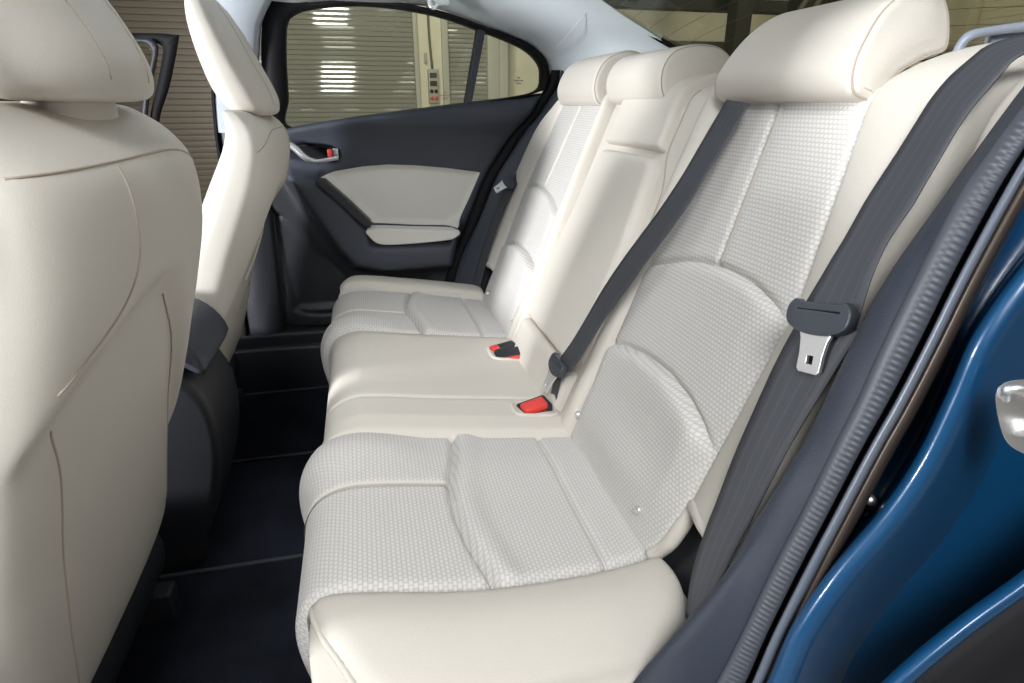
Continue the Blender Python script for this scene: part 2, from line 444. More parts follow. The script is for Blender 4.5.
# ------------------------------------------------------------------ rear seatbacks
back = Surf([(.300, -.602), (.325, -.54), (.4375, -.2618), (.508, -.087), (.540, -.008), (.556, .018), (.585, .032), (.63, .040), (.69, .044), (.74, .040), (.775, .012), (.785, -.05)], flip=1)
TB = float(np.interp(-.54, back.c[:250, 1], back.L[:250]))
back.L = back.L-TB                               # v = 0 at the crease
VT = float(back.L[-1])
def arc1(y): return np.interp(y, [.55, .59, .637, .696, .755, .793, .835, .885], [.338, .350, .360, .363, .357, .350, .336, .318])
def arc2(y): return np.interp(y, [.55, .579, .593, .637, .70, .78, .846, .89], [.160, .169, .176, .190, .199, .197, .186, .172])
def yb(v): return np.interp(v, [.0, .03, .08, .36, .585], [.566, .556, .549, .548, .597])
def hback(P):
    y, v = P[:, 0], P[:, 1]
    ym = np.where(y > CEN, 2*CEN-y, y); h = np.zeros(len(P))
    o = ym < .94
    fab = (ym > .545) & (ym < .89); yv = yb(v)
    for arc, a, dec in ((arc1, .010, .10), (arc2, .020, .11)):
        d = arc(ym)-v
        edge = np.clip((ym-.548)/.05, 0, 1)*np.clip((.91-ym)/.05, 0, 1)
        w = np.clip(edge, 0, 1)
        h += np.where(fab & (d > 0), a*w*(1-np.exp(-np.maximum(d, 0)/.008))*np.exp(-np.maximum(d, 0)/dec), 0)
        h -= np.where(fab, .007*w*np.exp(-(d/.005)**2), 0)
    # centre strip groove above the first arc
    gl = np.interp(v, [.36, .58], [.716, .748])
    h -= np.where(o & (v > .365), .006*np.exp(-((ym-gl)/.0035)**2), 0)
    # outer bolster (leather)
    b = np.clip((yv-ym)/.13, 0, 1); h += np.where(ym < yv, .018*np.sin(np.pi*np.clip(b*.9, 0, 1)), 0)-.004*np.exp(-((ym-yv)/.005)**2)
    # inner bolster
    c = np.clip((ym-.885)/.045, 0, 1); h += np.where(o & (ym > .885), .012*np.sin(np.pi*np.clip(c*.8, 0, 1)), 0)
    h -= np.where(o, .005*np.exp(-((ym-.887)/.006)**2), 0)
    # leg-room belly near the crease
    h += .010*np.exp(-((v-.05)/.04)**2)*np.exp(-((ym-.74)/.12)**2)
    return h
back.h = hback; back.flipf = False
lab_near = 'cream seatback with woven fabric panels nearest the open door, belt hanging across its bolster'
def seatback(S, parent, inner, taper=False):
    Q = lambda L: [(S(a), b) for a, b in L]
    ys = np.linspace(.547, .887, 30)
    up = [(.547, .36), (.597, .585), (.600, .61)]+[(.887, .61)]+[(y, float(arc1(y))) for y in ys[::-1]]
    back.patch('upper_fabric_panel', Q(up), 'fabric', parent, res=.004)
    mid = [(y, float(arc1(y))) for y in ys]+[(y, float(arc2(y))) for y in ys[::-1]]
    back.patch('lumbar_fabric_panel', Q(mid), 'fabric', parent, res=.004)
    low = [(y, float(arc2(y))) for y in ys]+[(.887, -.05), (.575, -.05), (.552, .03), (.548, .08)]
    back.patch('lower_fabric_panel', Q(low), 'fabric', parent, res=.004)
    back.patch('seam_band', Q([(.704, .365), (.716, .365), (.748, .58), (.733, .58)]), 'leather', parent, res=.003, off=.0012)
    ot = [(.408, .60), (.405, .40)] if not taper else [(.575, .60), (.55, .565), (.49, .50), (.44, .40), (.415, .28)]
    outb = [(.5495, .09), (.5495, .36), (.598, .585), (.602, .61), (.602, VT), (.43 if not taper else .58, VT)]+ot+[(.412, .14), (.43, .094), (.50, .090), (.535, .090)]
    back.patch('side_bolster', Q(outb), 'leather', parent, res=.0045, r=.004, skirt=.03, off=.001)
    tube('bolster_edge_roll', back.at(Q(spline([(.412, .14), (.430, .096), (.50, .090), (.535, .091), (.549, .080), (.552, .05), (.556, .025), (.566, .004), (.572, -.012)], 50)), -.007), .0105, 'leather', parent, seg=12)
    back.patch('seatback_shell', Q([(.42, .0), (.42, .60), (.60, .60), (.60, -.03), (.45, -.03)]), 'black_plastic', parent, res=.02, skirt=.05, off=-.032)
    tube('bolster_seam', back.at(Q(spline([(.556, .440), (.54, .47), (.51, .53), (.46, .60), (.41, .63)] if not taper else [(.556, .440), (.53, .46), (.50, .50)], 40)), -.0005), .0011, 'leather_seam', parent)
    iE = inner
    inb = [(.886, -.04), (.886, .61), (.60, .61), (.60, VT), (iE, VT), (iE, .35), (iE+.02, .12), (iE+.028, -.04)]
    back.patch('inner_bolster', Q(inb), 'leather', parent, res=.0045, r=.010, skirt=.10)
    for (yy, vv) in ((.616, .026), (.886, .032)):
        c = back.at([(S(yy), vv)], .004)[0]
        me_o = bodyloft('snap_button', [(-.003, 0, 0, .006, .006, 2), (0, 0, 0, .0062, .0062, 2), (.003, 0, 0, .005, .005, 2), (.0045, 0, 0, .002, .002, 2)], 'chrome', parent, n=20)
        me_o.location = c; me_o.rotation_euler = (0, math.radians(-68), 0)

nb = thing('rear_seatback', lab_near, 'seatback')
seatback(lambda y: y, nb, .925)
fb = thing('rear_seatback', 'far and middle cream rear seatback with folding armrest panel, beside the closed far door', 'seatback')
seatback(mir, fb, .925, True)

# middle section: its own height field
mid_s = Surf([(.300, -.602), (.325, -.54), (.4375, -.2618), (.508, -.087), (.540, -.008), (.556, .018), (.585, .032), (.63, .040), (.69, .044), (.74, .040), (.775, .012), (.785, -.05)], flip=1)
mid_s.L = mid_s.L-TB
YL, YR = 1.335, .940
def hmid(P):
    y, v = P[:, 0], P[:, 1]
    return .012*np.clip(1-((y-1.135)/.21)**4, 0, 1)-.004
mid_s.h = hmid
arm = [(1.290, .100), (1.275, .085), (.985, .085), (.968, .100), (.968, .33), (.992, .470), (1.005, .487), (1.235, .487), (1.250, .470), (1.282, .25)]
mid_s.patch('side_wing', [(.937, -.03), (.937, VT), (1.338, VT), (1.338, -.03)], 'leather', fb, res=.006, r=.012, skirt=.1, off=-.010)
mid_s.patch('armrest', arm, 'leather', fb, res=.0045, r=.016, skirt=.04, off=.012)
mid_s.patch('top_pad', [(1.000, .500), (1.25, .500), (1.245, .60), (1.24, VT-.03), (1.02, VT-.03), (1.01, .60)], 'leather', fb, res=.0045, r=.010, skirt=.03, off=.008)
mid_s.patch('lower_pad', [(1.300, -.03), (1.300, .070), (1.285, .080), (.98, .080), (.962, .070), (.962, -.03)], 'leather', fb, res=.0045, r=.016, skirt=.04, off=.014)
tube('wing_seam', mid_s.at(spline([(.955, .38), (.962, .44), (.992, .50), (.995, .56), (1.0, .62)], 30), -.0095), .0012, 'leather_seam', fb)

# headrests (parts of their seatbacks)
def headrest(parent, yc, hw, prof, ws):
    wf = lambda z: float(np.interp(z, [0, .04, .08, .13], ws))
    o, P, N = slab('headrest', prof, yc-hw, yc+hw, 'leather', parent, r=.013, width=wf, n=96)
    for sg in (-1, 1):
        q = [(p[0]+nn[0]*-.0038, yc+sg*(hw-.0040)*wf(p[1]), p[1]+nn[1]*-.0038) for p, nn in zip(P, N)]
        tube('piping', q, .0013, 'leather_seam', o, closed=True)
    for sg in (-1, 1):
        tube('post', [(.60, yc+sg*.055, .0), (.605, yc+sg*.055, .05)], .006, 'chrome', o)
    return o
hp_big = [(.543, .003), (.526, .012), (.522, .038), (.538, .070), (.561, .098), (.592, .118), (.622, .124), (.645, .112), (.653, .085), (.648, .056), (.617, .045), (.588, .031), (.570, .012), (.557, .001)]
hp_mid = [(.550, .001), (.531, .010), (.522, .034), (.524, .058), (.537, .081), (.560, .095), (.600, .101), (.640, .096), (.665, .076), (.668, .053), (.640, .044), (.610, .034), (.588, .018), (.570, .003)]
hp_far = [(.545, -.003), (.530, .008), (.523, .034), (.529, .062), (.548, .092), (.580, .110), (.62, .116), (.655, .104), (.668, .078), (.662, .054), (.630, .044), (.600, .030), (.580, .014), (.562, .000)]
headrest(nb, .742, .143, hp_big, [1.0, .975, .90, .80])
headrest(fb, 1.187, .133, hp_mid, [1.0, .99, .95, .90])
headrest(fb, 1.528, .143, hp_far, [1.0, .98, .93, .86])

# ------------------------------------------------------------------ seat belts
def belt(parent, path, w, name='webbing', mat='belt'):
    """path: list of (centre, across-direction)"""
    C_ = spline([p[0] for p in path], 60); A = spline([p[1] for p in path], 60)
    A /= np.linalg.norm(A, axis=1)[:, None]; V = []; n = 7
    Wd = np.interp(np.linspace(0, 1, 60), np.linspace(0, 1, len(path)), [np.linalg.norm(p[1]) for p in path]) if w is None else [w]*60
    for c, a, ww in zip(C_, A, Wd):
        for k in range(n):
            V.append(c+a*(k/(n-1)-.5)*ww)
    Fc = [(i*n+k, i*n+k+1, (i+1)*n+k+1, (i+1)*n+k) for i in range(59) for k in range(n-1)]
    o = mesh(name, V, Fc, mat, parent, uv=[(k/(n-1), i*.01) for i in range(60) for k in range(n)]); solidify(o, .0014, 0)
    return o
def fromedges(L, R_, Ys):
    out = []
    for (lp, rp, (ya, yb)) in zip(L, R_, Ys):
        a = np.array(atB(*lp, ya)); b = np.array(atB(*rp, yb)); out.append(((a+b)/2, b-a))
    return out
nbelt = thing('seat_belt', 'dark seat belt hanging over the nearest seatback bolster with bright metal tongue', 'seat belt')
L_ = [(1060, 30), (1024, 34), (985, 45), (967, 60), (930, 100), (892, 158), (868, 200), (832, 256), (800, 312)]
R_ = [(1085, 36), (1052, 46), (1026, 56), (1010, 68), (976, 104), (943, 158), (914, 200), (882, 258), (858, 322)]
Ys = [(.02, .02), (.022, .022), (.024, .026), (.026, .030), (.030, .036), (.034, .040), (.036, .042), (.038, .044), (.040, .046)]
belt(nbelt, fromedges(L_, R_, Ys), None)
L_ = [(800, 318), (782, 352), (760, 400), (737, 450), (718, 500), (697, 558), (687, 610), (684, 660)]
R_ = [(862, 330), (843, 356), (814, 402), (786, 452), (760, 502), (730, 560), (708, 612), (700, 662)]
Ys = [(.040, .044), (.038, .042), (.036, .040), (.034, .038), (.030, .034), (.026, .028), (.016, .016), (.0, .0)]
belt(nbelt, fromedges(L_, R_, Ys), None)
def tongue(parent, c, ax, dn, nrm, s=1.0, handle_w=.066):
    """belt tongue: plastic grip bar + steel plate with a square hole. ax: across, dn: tongue direction, nrm: out"""
    c, ax, dn, nrm = [np.array(v, float) for v in (c, ax, dn, nrm)]
    ax /= np.linalg.norm(ax); dn = dn-ax*np.dot(ax, dn); dn /= np.linalg.norm(dn); nrm = np.cross(ax, dn)*(1 if np.dot(np.cross(ax, dn), nrm) > 0 else -1)
    def ext(name, outer, holes, z0, z1, mat):
        import bmesh
        cu = bpy.data.curves.new(name, 'CURVE'); cu.dimensions = '2D'; cu.fill_mode = 'BOTH'; cu.extrude = (z1-z0)/2
        cu.bevel_depth = min(.0016, (z1-z0)*.3); cu.bevel_resolution = 2
        for pl in [outer]+holes:
            sp = cu.splines.new('POLY'); sp.points.add(len(pl)-1)
            for i, p in enumerate(pl): sp.points[i].co = (p[0], p[1], 0, 1)
            sp.use_cyclic_u = True
        tmp = bpy.data.objects.new(name, cu); COL.objects.link(tmp)
        dg = bpy.context.evaluated_depsgraph_get(); me = bpy.data.meshes.new_from_object(tmp.evaluated_get(dg))
        bpy.data.objects.remove(tmp)
        for v in me.vertices:
            x, y, z = v.co; q = c+ax*x*s+dn*y*s+nrm*(z+(z0+z1)/2)*s; v.co = q
        me.materials.clear()
        o = link(name, me, mat, parent); fix_normals(o); return o
    hw = handle_w/2
    outer = spline([(-hw, -.008), (-hw*.82, -.0145), (-hw*.7, -.0125), (0, -.0125), (hw*.7, -.0125), (hw*.82, -.0145), (hw, -.008), (hw, .004), (hw*.75, .011), (hw*.3, .015), (-hw*.3, .015), (-hw*.75, .011), (-hw, .004)], 60, True)
    slot = [(-hw*.76, -.0085), (hw*.76, -.0085), (hw*.76, -.0045), (-hw*.76, -.0045)]
    ext('grip', outer, [slot], -.005, .004, 'belt_plastic')
    pl = [(-.020, .010), (.020, .010), (.0155, .022), (.0135, .036), (.0135, .050), (.011, .053), (-.011, .053), (-.0135, .050), (-.0135, .036), (-.0155, .022)]
    ext('tongue_plate', pl, [[(-.0045, .036), (.0045, .036), (.0045, .046), (-.0045, .046)]], -.001, .0015, 'chrome')
a = np.array(atB(786, 312, .050)); b = np.array(atB(860, 322, .050)); e_ = np.array(atB(797, 362, .046)); m_ = (a+b)/2
tongue(nbelt, m_+np.array([-.003, -.003, .0]), b-a, e_-np.array(atB(817, 326, .052)), (-1, -.6, .4), 1.0, .071)

cbelt = thing('seat_belt', 'dark middle seat belt running diagonally from under the nearest headrest to the seat crease', 'seat belt')
Pl = [((727, 100), (750, 104)), ((715, 120), (741, 118)), ((660, 208), (694, 198)), ((610, 280), (645, 262)), ((560, 360), (583, 352)), ((548, 372), (570, 372))]
Yc = [(.022, .022), (.026, .026), (.038, .038), (.042, .042), (.036, .036), (.034, .034)]
belt(cbelt, fromedges([p[0] for p in Pl], [p[1] for p in Pl], Yc), None)
Pl = [((548, 372), (570, 372)), ((546, 390), (566, 385)), ((540, 410), (562, 408))]
belt(cbelt, fromedges([p[0] for p in Pl], [p[1] for p in Pl], [(.034, .034), (.022, .022), (.008, .008)]), .030)
a = np.array(atB(549, 354, .042)); b = np.array(atB(566, 379, .042)); q = np.array(atB(541, 384, .045)); m_ = (a+b)/2
tongue(cbelt, m_, b-a, q-m_, (-.9, -.4, .4), 1.0, .062)

fbelt = thing('seat_belt', 'far seat belt running down the dark pillar trim beside the far seatback', 'seat belt')
Pl = [((588, 84), (594, 90)), ((546, 140), (552, 143)), ((512, 178), (519, 183)), ((494, 215), (500, 220)), ((478, 262), (486, 266)), ((470, 292), (478, 296))]
belt(fbelt, [((np.array(atY(*p[0], ya))+np.array(atY(*p[1], yb)))/2, np.array(atY(*p[1], yb))-np.array(atY(*p[0], ya))) for p, (ya, yb) in zip(Pl, [(1.83, 1.80), (1.81, 1.78), (1.80, 1.76), (1.79, 1.76), (1.79, 1.76), (1.80, 1.77)])], .036)
a = np.array(atY(507, 176, 1.80)); b = np.array(atY(515, 189, 1.75)); q = np.array(atY(498, 197, 1.77)); m_ = (a+b)/2
tongue(fbelt, m_+np.array([-.01, -.01, .005]), b-a, q-m_, (-.9, -.4, .3), .9, .060)

# buckles sitting in pockets of the cushion
def buckle(name, label, yc, xc, parent_group=None, tilt=0, button_dir=-1, black_top=False):
    t = thing(name, label, 'seat belt buckle')
    z = float(cush.at([(yc, vX(xc))])[0][2])
    body = box('buckle_body', (-.030, -.019, -.030), (.030, .019, .004), 'black_plastic', t, bev=.004)
    if black_top: btn = box('red_button', (-.016, -.0245, -.018), (.026, -.0165, .0025), 'red', t, bev=.003)
    else: btn = box('red_button', (-.027, -.019, -.016), (.020, .008, .011), 'red', t, bev=.004)
    for o in (body, btn):
        o.location = (xc, yc, z+.006); o.rotation_euler = (math.radians(8), math.radians(-8), math.radians(tilt))
    # moulded cream pocket lip
    ring = [(xc-.037, yc-.026, z+.002), (xc-.037, yc+.026, z+.002), (xc+.035, yc+.026, z-.002), (xc+.035, yc-.026, z-.002)]
    return t
bk1 = buckle('seat_belt_buckle', 'seat belt buckle with red button beside the nearest fabric seat pad', .965, .275, tilt=12)
bk2 = buckle('seat_belt_buckle', 'black seat belt buckle with red front edge beside the far fabric seat pad', 1.225, .285, tilt=-2, black_top=True)
bk3 = thing('seat_belt_buckle', 'small buckle with red corner tucked behind the black far buckle', 'seat belt buckle')
z3 = float(cush.at([(1.27, vX(.28))])[0][2])
for nme, lo, hi, mt in (('buckle_body', (-.022, -.014, -.02), (.036, .014, .005), 'black_plastic'), ('red_button', (-.026, -.012, -.012), (-.006, .010, .008), 'red')):
    o = box(nme, lo, hi, mt, bk3, bev=.003); o.location = (.278, 1.268, z3+.004); o.rotation_euler = (0, math.radians(-6), math.radians(14))
# moulded pocket rims in the cushion
for (yc, xc, hw_, hl) in ((.962, .272, .027, .040), (1.243, .280, .040, .036)):
    pl = []
    for k in range(40):
        a_ = 2*math.pi*k/40; c_, s_ = math.cos(a_), math.sin(a_)
        pl.append((yc+hw_*math.copysign(abs(c_)**.45, c_), vX(xc)+hl*math.copysign(abs(s_)**.45, s_)))
    tube('buckle_pocket_rim', cush.at(pl, .0005), .0042, 'leather', bench, closed=True)

# ------------------------------------------------------------------ front seats
from mathutils import Vector
from mathutils.bvhtree import BVHTree
def front_seat(label, yc, zs, xr, far=False):
    t = thing('front_seat', label, 'seat')
    dp = [.015, .05, .08, .105, .13, .14, .15, .155, .155, .15, .14, .10, .03]
    hy = [.15, .185, .218, .234, .244, .25, .252, .252, .25, .248, .245, .238, .225]
    rings = [(z, x-d/2, yc, d/2, h, 3.4) for z, x, d, h in zip(zs, xr, dp, hy)]
    zz_ = [-q for q in zs]
    def disp(V):
        y = V[:, 1]-yc; z = V[:, 2]; V = V.copy(); xrear = np.interp(-z, zz_, xr)
        w = np.clip(1-(xrear-V[:, 0])/.06, 0, 1)
        arch = np.interp(y*(-1 if far else 1), [-.25, -.20, -.10, 0, .045, .10, .155, .20, .25], [-.27, -.222, -.192, -.182, -.187, -.235, -.31, -.39, -.50])
        V[:, 0] -= w*.026/(1+np.exp(-(arch-z)/.009))
        return V
    b = bodyloft('backrest', rings, 'leather', t, n=160, disp=disp)
    me = b.data; tree = BVHTree.FromPolygons([v.co for v in me.vertices], [p.vertices for p in me.polygons])
    def cast(o, d): 
        h = tree.ray_cast(Vector(o), Vector(d)); return h[0]
    def seam(name, yz, r=.0013, mat='leather_seam', off=0.0):
        P = [cast((1, yc+y, z), (-1, 0, 0)) for y, z in yz]; P = [p+Vector((off, 0, 0)) for p in P if p is not None]
        if len(P) > 4: tube(name, [tuple(p) for p in P], r, mat, b, seg=6)
    seam('piping', [(y, -.048-.022*(max(0, y*(-1 if far else 1))/.2)**4) for y in np.linspace(-.236, .236, 70)])
    q = -1 if far else 1
    seam('piping', [(yy*q, zz) for yy, zz in spline([(-.088, -.050), (-.094, -.085), (-.105, -.133), (-.135, -.166), (-.19, -.195), (-.225, -.215)], 50)])
    seam('piping', [(yy*q, zz) for yy, zz in spline([(-.205, -.255), (-.182, -.316), (-.170, -.42), (-.160, -.52), (-.150, -.60)], 60)])
    seam('piping', [(yy*q, zz) for yy, zz in spline([(.06, -.215), (.115, -.27), (.165, -.345), (.20, -.45), (.208, -.60)], 60)])
    if far:
        # wraparound map pocket on the outer flank
        for z0 in (-.40, -.47):
            seam('map_pocket_edge', [(y, z0+.12*((y+.06)/.3)**2) for y in np.linspace(.0, .238, 40)], .0035 if z0 == -.40 else .0013, 'leather' if z0 == -.40 else 'leather_seam', .001)
    if far: H = [(-.024, -.215, .006, .05), (-.018, -.215, .036, .10), (.0, -.222, .050, .125), (.03, -.234, .056, .138), (.075, -.250, .052, .146), (.12, -.264, .046, .146), (.16, -.276, .038, .136), (.195, -.286, .026, .11), (.214, -.292, .012, .07), (.218, -.294, .003, .02)]
    else: H = [(.002, -.262, .010, .06), (.006, -.264, .040, .12), (.022, -.268, .052, .142), (.05, -.276, .056, .150), (.09, -.290, .052, .152), (.13, -.306, .044, .148), (.17, -.320, .034, .13), (.20, -.332, .018, .09), (.21, -.336, .004, .03)]
    hr = bodyloft('headrest', [(z, x, yc, a_, b_, 2.7) for z, x, a_, b_ in H], 'leather', t, n=96)
    m2 = hr.data; tr2 = BVHTree.FromPolygons([v.co for v in m2.vertices], [p.vertices for p in m2.polygons])
    for s_ in (-1, 1):
        P = [tr2.ray_cast(Vector((1, yc+s_*y, z)), Vector((-1, 0, 0)))[0] for y, z in spline([(.055, H[2][0]), (.060, .05), (.064, .10), (.055, .15), (.04, .19)], 30)]
        P = [tuple(p) for p in P if p is not None]
        if len(P) > 4: tube('piping', P, .0012, 'leather_seam', hr, seg=6)
        x0 = H[0][1]; tube('post', [(x0, yc+s_*.06, -.05), (x0, yc+s_*.06, .03)], .006, 'chrome', hr)
    x0 = H[0][1]
    bodyloft('headrest_collar', [(zs[1]-.022, x0-.012, yc, .022, .072), (zs[1]-.010, x0-.012, yc, .024, .078), (zs[1]+.002, x0-.012, yc, .024, .080), (zs[1]+.010, x0-.012, yc, .022, .076)], 'leather', t)
    xb = xr[9]
    prof = [(xb-.12, -.60), (xb-.25, -.585), (xb-.45, -.57), (xb-.58, -.585), (xb-.60, -.62), (xb-.57, -.67), (xb-.30, -.68), (xb-.14, -.67)]
    slab('seat_cushion', prof, yc-.25, yc+.25, 'leather', t, r=.03)
    slab('seat_frame', [(xb-.09, -.63), (xb-.50, -.67), (xb-.50, -.77), (xb-.12, -.78)], yc-.20, yc+.20, 'black_plastic', t, r=.01)
    for s_ in (-1, 1):
        box('seat_rail', (xb-.55, yc+s_*.2-.02, -.838), (xb-.06, yc+s_*.2+.02, -.775), 'black_plastic', t, bev=.006)
    return t
ZS = [.003, -.003, -.03, -.07, -.14, -.22, -.30, -.40, -.50, -.58, -.62, -.645, -.66]
front_seat('cream leather front seat nearest the camera, cut off by the frame', .725, ZS, [-.299, -.268, -.233, -.211, -.211, -.231, -.255, -.283, -.305, -.321, -.331, -.346, -.384])
front_seat('brightly lit cream front seat on the far side behind the centre console', 1.52, [z-.012 for z in ZS], [-.245, -.215, -.182, -.168, -.180, -.212, -.245, -.282, -.310, -.338, -.362, -.385, -.41], far=True)

# ------------------------------------------------------------------ centre console
con = thing('centre_console', 'dark rounded centre console end between the two front seats', 'console')
slab('console_body', [(-.80, -.40), (-.50, -.392), (-.40, -.397), (-.345, -.418), (-.310, -.46), (-.294, -.51), (-.293, -.58), (-.315, -.68), (-.36, -.79), (-.40, -.83), (-.80, -.83)], 1.135-.105, 1.135+.105, 'black_plastic', con, r=.018)
slab('console_lid', [(-.80, -.392), (-.80, -.345), (-.60, -.330), (-.45, -.327), (-.385, -.333), (-.335, -.352), (-.305, -.380), (-.289, -.415), (-.300, -.432), (-.345, -.405), (-.45, -.394), (-.60, -.392)], 1.135-.107, 1.135+.107, 'dark_trim', con, r=.012)

# ------------------------------------------------------------------ floor, carpet, mats
def floor_z(y):
    return -.85+.075*np.exp(-((y-1.215)/.17)**4)
ys = np.concatenate([[.36], np.linspace(.40, 1.90, 90)]); xs = np.linspace(-1.3, .5, 30); V = []; Fc = []
for x in xs:
    for y in ys: V.append((x, y, float(floor_z(y))))
for i in range(29):
    for j in range(90): Fc.append((i*91+j, (i+1)*91+j, (i+1)*91+j+1, i*91+j+1))
fl = struct(mesh('floor', V, Fc, 'carpet')); solidify(fl, .02, -1)
def mat_(label, x0, x1, y0, y1):
    t = thing('floor_mat', label, 'floor mat', 'carpet mats in the rear footwells')
    poly = []
    for cx, cy, a0 in ((x1-.04, y1-.04, 0), (x0+.04, y1-.04, 90), (x0+.04, y0+.04, 180), (x1-.04, y0+.04, 270)):
        for k in range(7): a_ = math.radians(a0+15*k); poly.append((cx+.04*math.cos(a_), cy+.04*math.sin(a_)))
    n = len(poly); zz = -.842
    V = [(p[0], p[1], float(floor_z(p[1]))+.008) for p in poly]+[(p[0], p[1], float(floor_z(p[1]))-.002) for p in poly]
    o = mesh('mat_pile', V, [tuple(range(n))]+[(k, k+n, (k+1) % n+n, (k+1) % n) for k in range(n)], 'mat', t, smooth=False); fix_normals(o)
    tube('mat_binding', [(p[0], p[1], float(floor_z(p[1]))+.008) for p in poly], .004, 'mat_edge', t, closed=True)
mat_('black carpet mat in the footwell nearest the open door', -.75, .0, .42, 1.02)
mat_('black carpet mat in the far footwell below the closed door', -.75, .0, 1.41, 1.83)

# ------------------------------------------------------------------ far rear door
body = thing('blue_car', 'glossy dark blue car seen through its open doorway, with its far door and trim', 'car')
DPX = [(552, 70), (549, 86), (541, 98), (530, 115), (517, 130), (504, 150), (489, 174), (481, 192), (470, 220), (462, 236), (453, 256), (446, 280), (440, 310)]
door = bpy.data.objects.new('rear_door', None); COL.objects.link(door); door.parent = body
DY = 1.885
dsurf = Surf(plane=lambda u, v: np.stack([u, DY+.012*np.clip(-v, 0, 1)*0+0*u, v], 1))
dsurf.flipf = False
edge = [(.560, .034)]+[(atY(x, y, DY)[0], atY(x, y, DY)[2]) for x, y in DPX[2:]]+[(.16, -.65), (-.20, -.655), (-.30, -.64), (-.335, -.58), (-.335, -.40), (-.30, -.20), (-.265, -.075)]
insert = [(-.128, -.196), (-.08, -.180), (0.0, -.168), (.075, -.164), (.152, -.168), (.25, -.178), (.352, -.193), (.315, -.27), (.272, -.352), (.14, -.345), (.02, -.334), (-.055, -.263)]
armr = [(.0, -.338), (.13, -.345), (.268, -.356), (.262, -.372), (.24, -.382), (.13, -.388), (.035, -.386), (.005, -.365)]
def hdoor(P):
    h = np.zeros(len(P)); x, z = P[:, 0], P[:, 1]
    h += .030*np.exp(-((z+.03)/.05)**2)*(z > -.12)          # shoulder under the glass
    di = sd_poly(P, insert); h -= .010*np.clip(-di/.012, 0, 1)   # recessed insert
    arch = sd_poly(P, [(-.20, -.19), (-.128, -.196), (-.055, -.263), (.0, -.335), (.01, -.385), (.24, -.392), (.27, -.35), (.25, -.47), (.05, -.475), (-.05, -.455), (-.10, -.40), (-.16, -.28)])
    h += .075/(1+np.exp((arch-.006)/.007))                      # armrest body
    low = sd_poly(P, [(-.30, -.23), (-.13, -.42), (-.05, -.50), (.20, -.50), (.18, -.60), (-.25, -.60)])
    h -= .012*np.clip(-low/.02, 0, 1)
    pk = sd_poly(P, spline([(-.26, -.30), (-.18, -.37), (-.10, -.47), (-.06, -.56), (-.10, -.605), (-.18, -.61), (-.25, -.58), (-.27, -.45)], 40, True))
    h -= .006*np.exp(-(pk/.006)**2)                             # speaker grille outline
    hr_ = sd_poly(P, [(-.30, -.10), (-.16, -.096), (-.078, -.108), (-.055, -.13), (-.06, -.158), (-.12, -.16), (-.19, -.145), (-.30, -.12)])
    h -= .022*np.clip(-hr_/.012, 0, 1)                          # pull cup
    h -= .006*np.exp(-((z+.185-.0)/.004)**2)*(x < -.128)
    return h
dsurf.h = hdoor
o = dsurf.patch('door_panel', spline(edge, 120, True), 'dark_trim', door, res=.006, r=.02, skirt=.06); fix_normals(o)
o = dsurf.patch('door_insert', insert, 'insert', door, res=.006, off=.002); 
lowp = [(-.335, -.40), (-.30, -.21), (-.19, -.20), (-.13, -.31), (-.05, -.44), (.03, -.472), (.262, -.465), (.235, -.52), (.215, -.60), (.19, -.642), (-.20, -.648), (-.30, -.635), (-.33, -.58)]
dsurf.patch('lower_panel', lowp, 'black_plastic', door, res=.006, off=.0015)
# switch strip and armrest pad lie on the armrest body
def slabpoly(name, poly, y0, y1, mat, parent, bev=.004):
    n = len(poly); V = [(p[0], y0, p[1]) for p in poly]+[(p[0], y1, p[1]) for p in poly]
    o = mesh(name, V, [tuple(range(n)), tuple(range(n, 2*n))[::-1]]+[(k, k+n, (k+1) % n+n, (k+1) % n) for k in range(n)], mat, parent, smooth=False)
    fix_normals(o)
    if bev: bevel(o, bev)
    return o
sw = slabpoly('switch_panel', [(-.128, -.192), (-.105, -.196), (-.05, -.250), (.012, -.318), (.008, -.334), (-.010, -.332), (-.075, -.262), (-.128, -.208)], DY-.086, DY-.03, 'black_plastic', door)
slabpoly('window_switch', [(-.052, -.256), (-.040, -.256), (-.028, -.270), (-.038, -.272)], DY-.091, DY-.084, 'dark_trim', sw, bev=.002)
slabpoly('armrest_pad', spline(armr, 40, True), DY-.082, DY-.02, 'insert', door, bev=.012)
# door pull handle
hb = [atY(288, 143, DY-.028), atY(296, 149, DY-.03), atY(305, 157, DY-.034), atY(314, 161, DY-.035), atY(326, 160, DY-.034), atY(338, 157.5, DY-.030)]
cup = dsurf.patch('handle_recess', spline([(-.26, -.108), (-.20, -.104), (-.13, -.101), (-.085, -.108), (-.066, -.120), (-.062, -.142), (-.075, -.152), (-.12, -.154), (-.165, -.145), (-.20, -.128)], 60, True), 'seal_black', door, res=.004, off=.001)
hd = tube('door_handle', hb, [.006+.0045*math.sin(math.pi*min(1, .25+i/24)) for i in range(30)], 'brushed', door, seg=12, smooth_n=30)
box('lock_plate', (-.080, DY-.006, -.146), (-.064, DY+.004, -.116), 'brushed', hd, bev=.003)
box('lock_tab', (-.094, DY-.014, -.142), (-.081, DY-.002, -.118), 'red', hd, bev=.002)
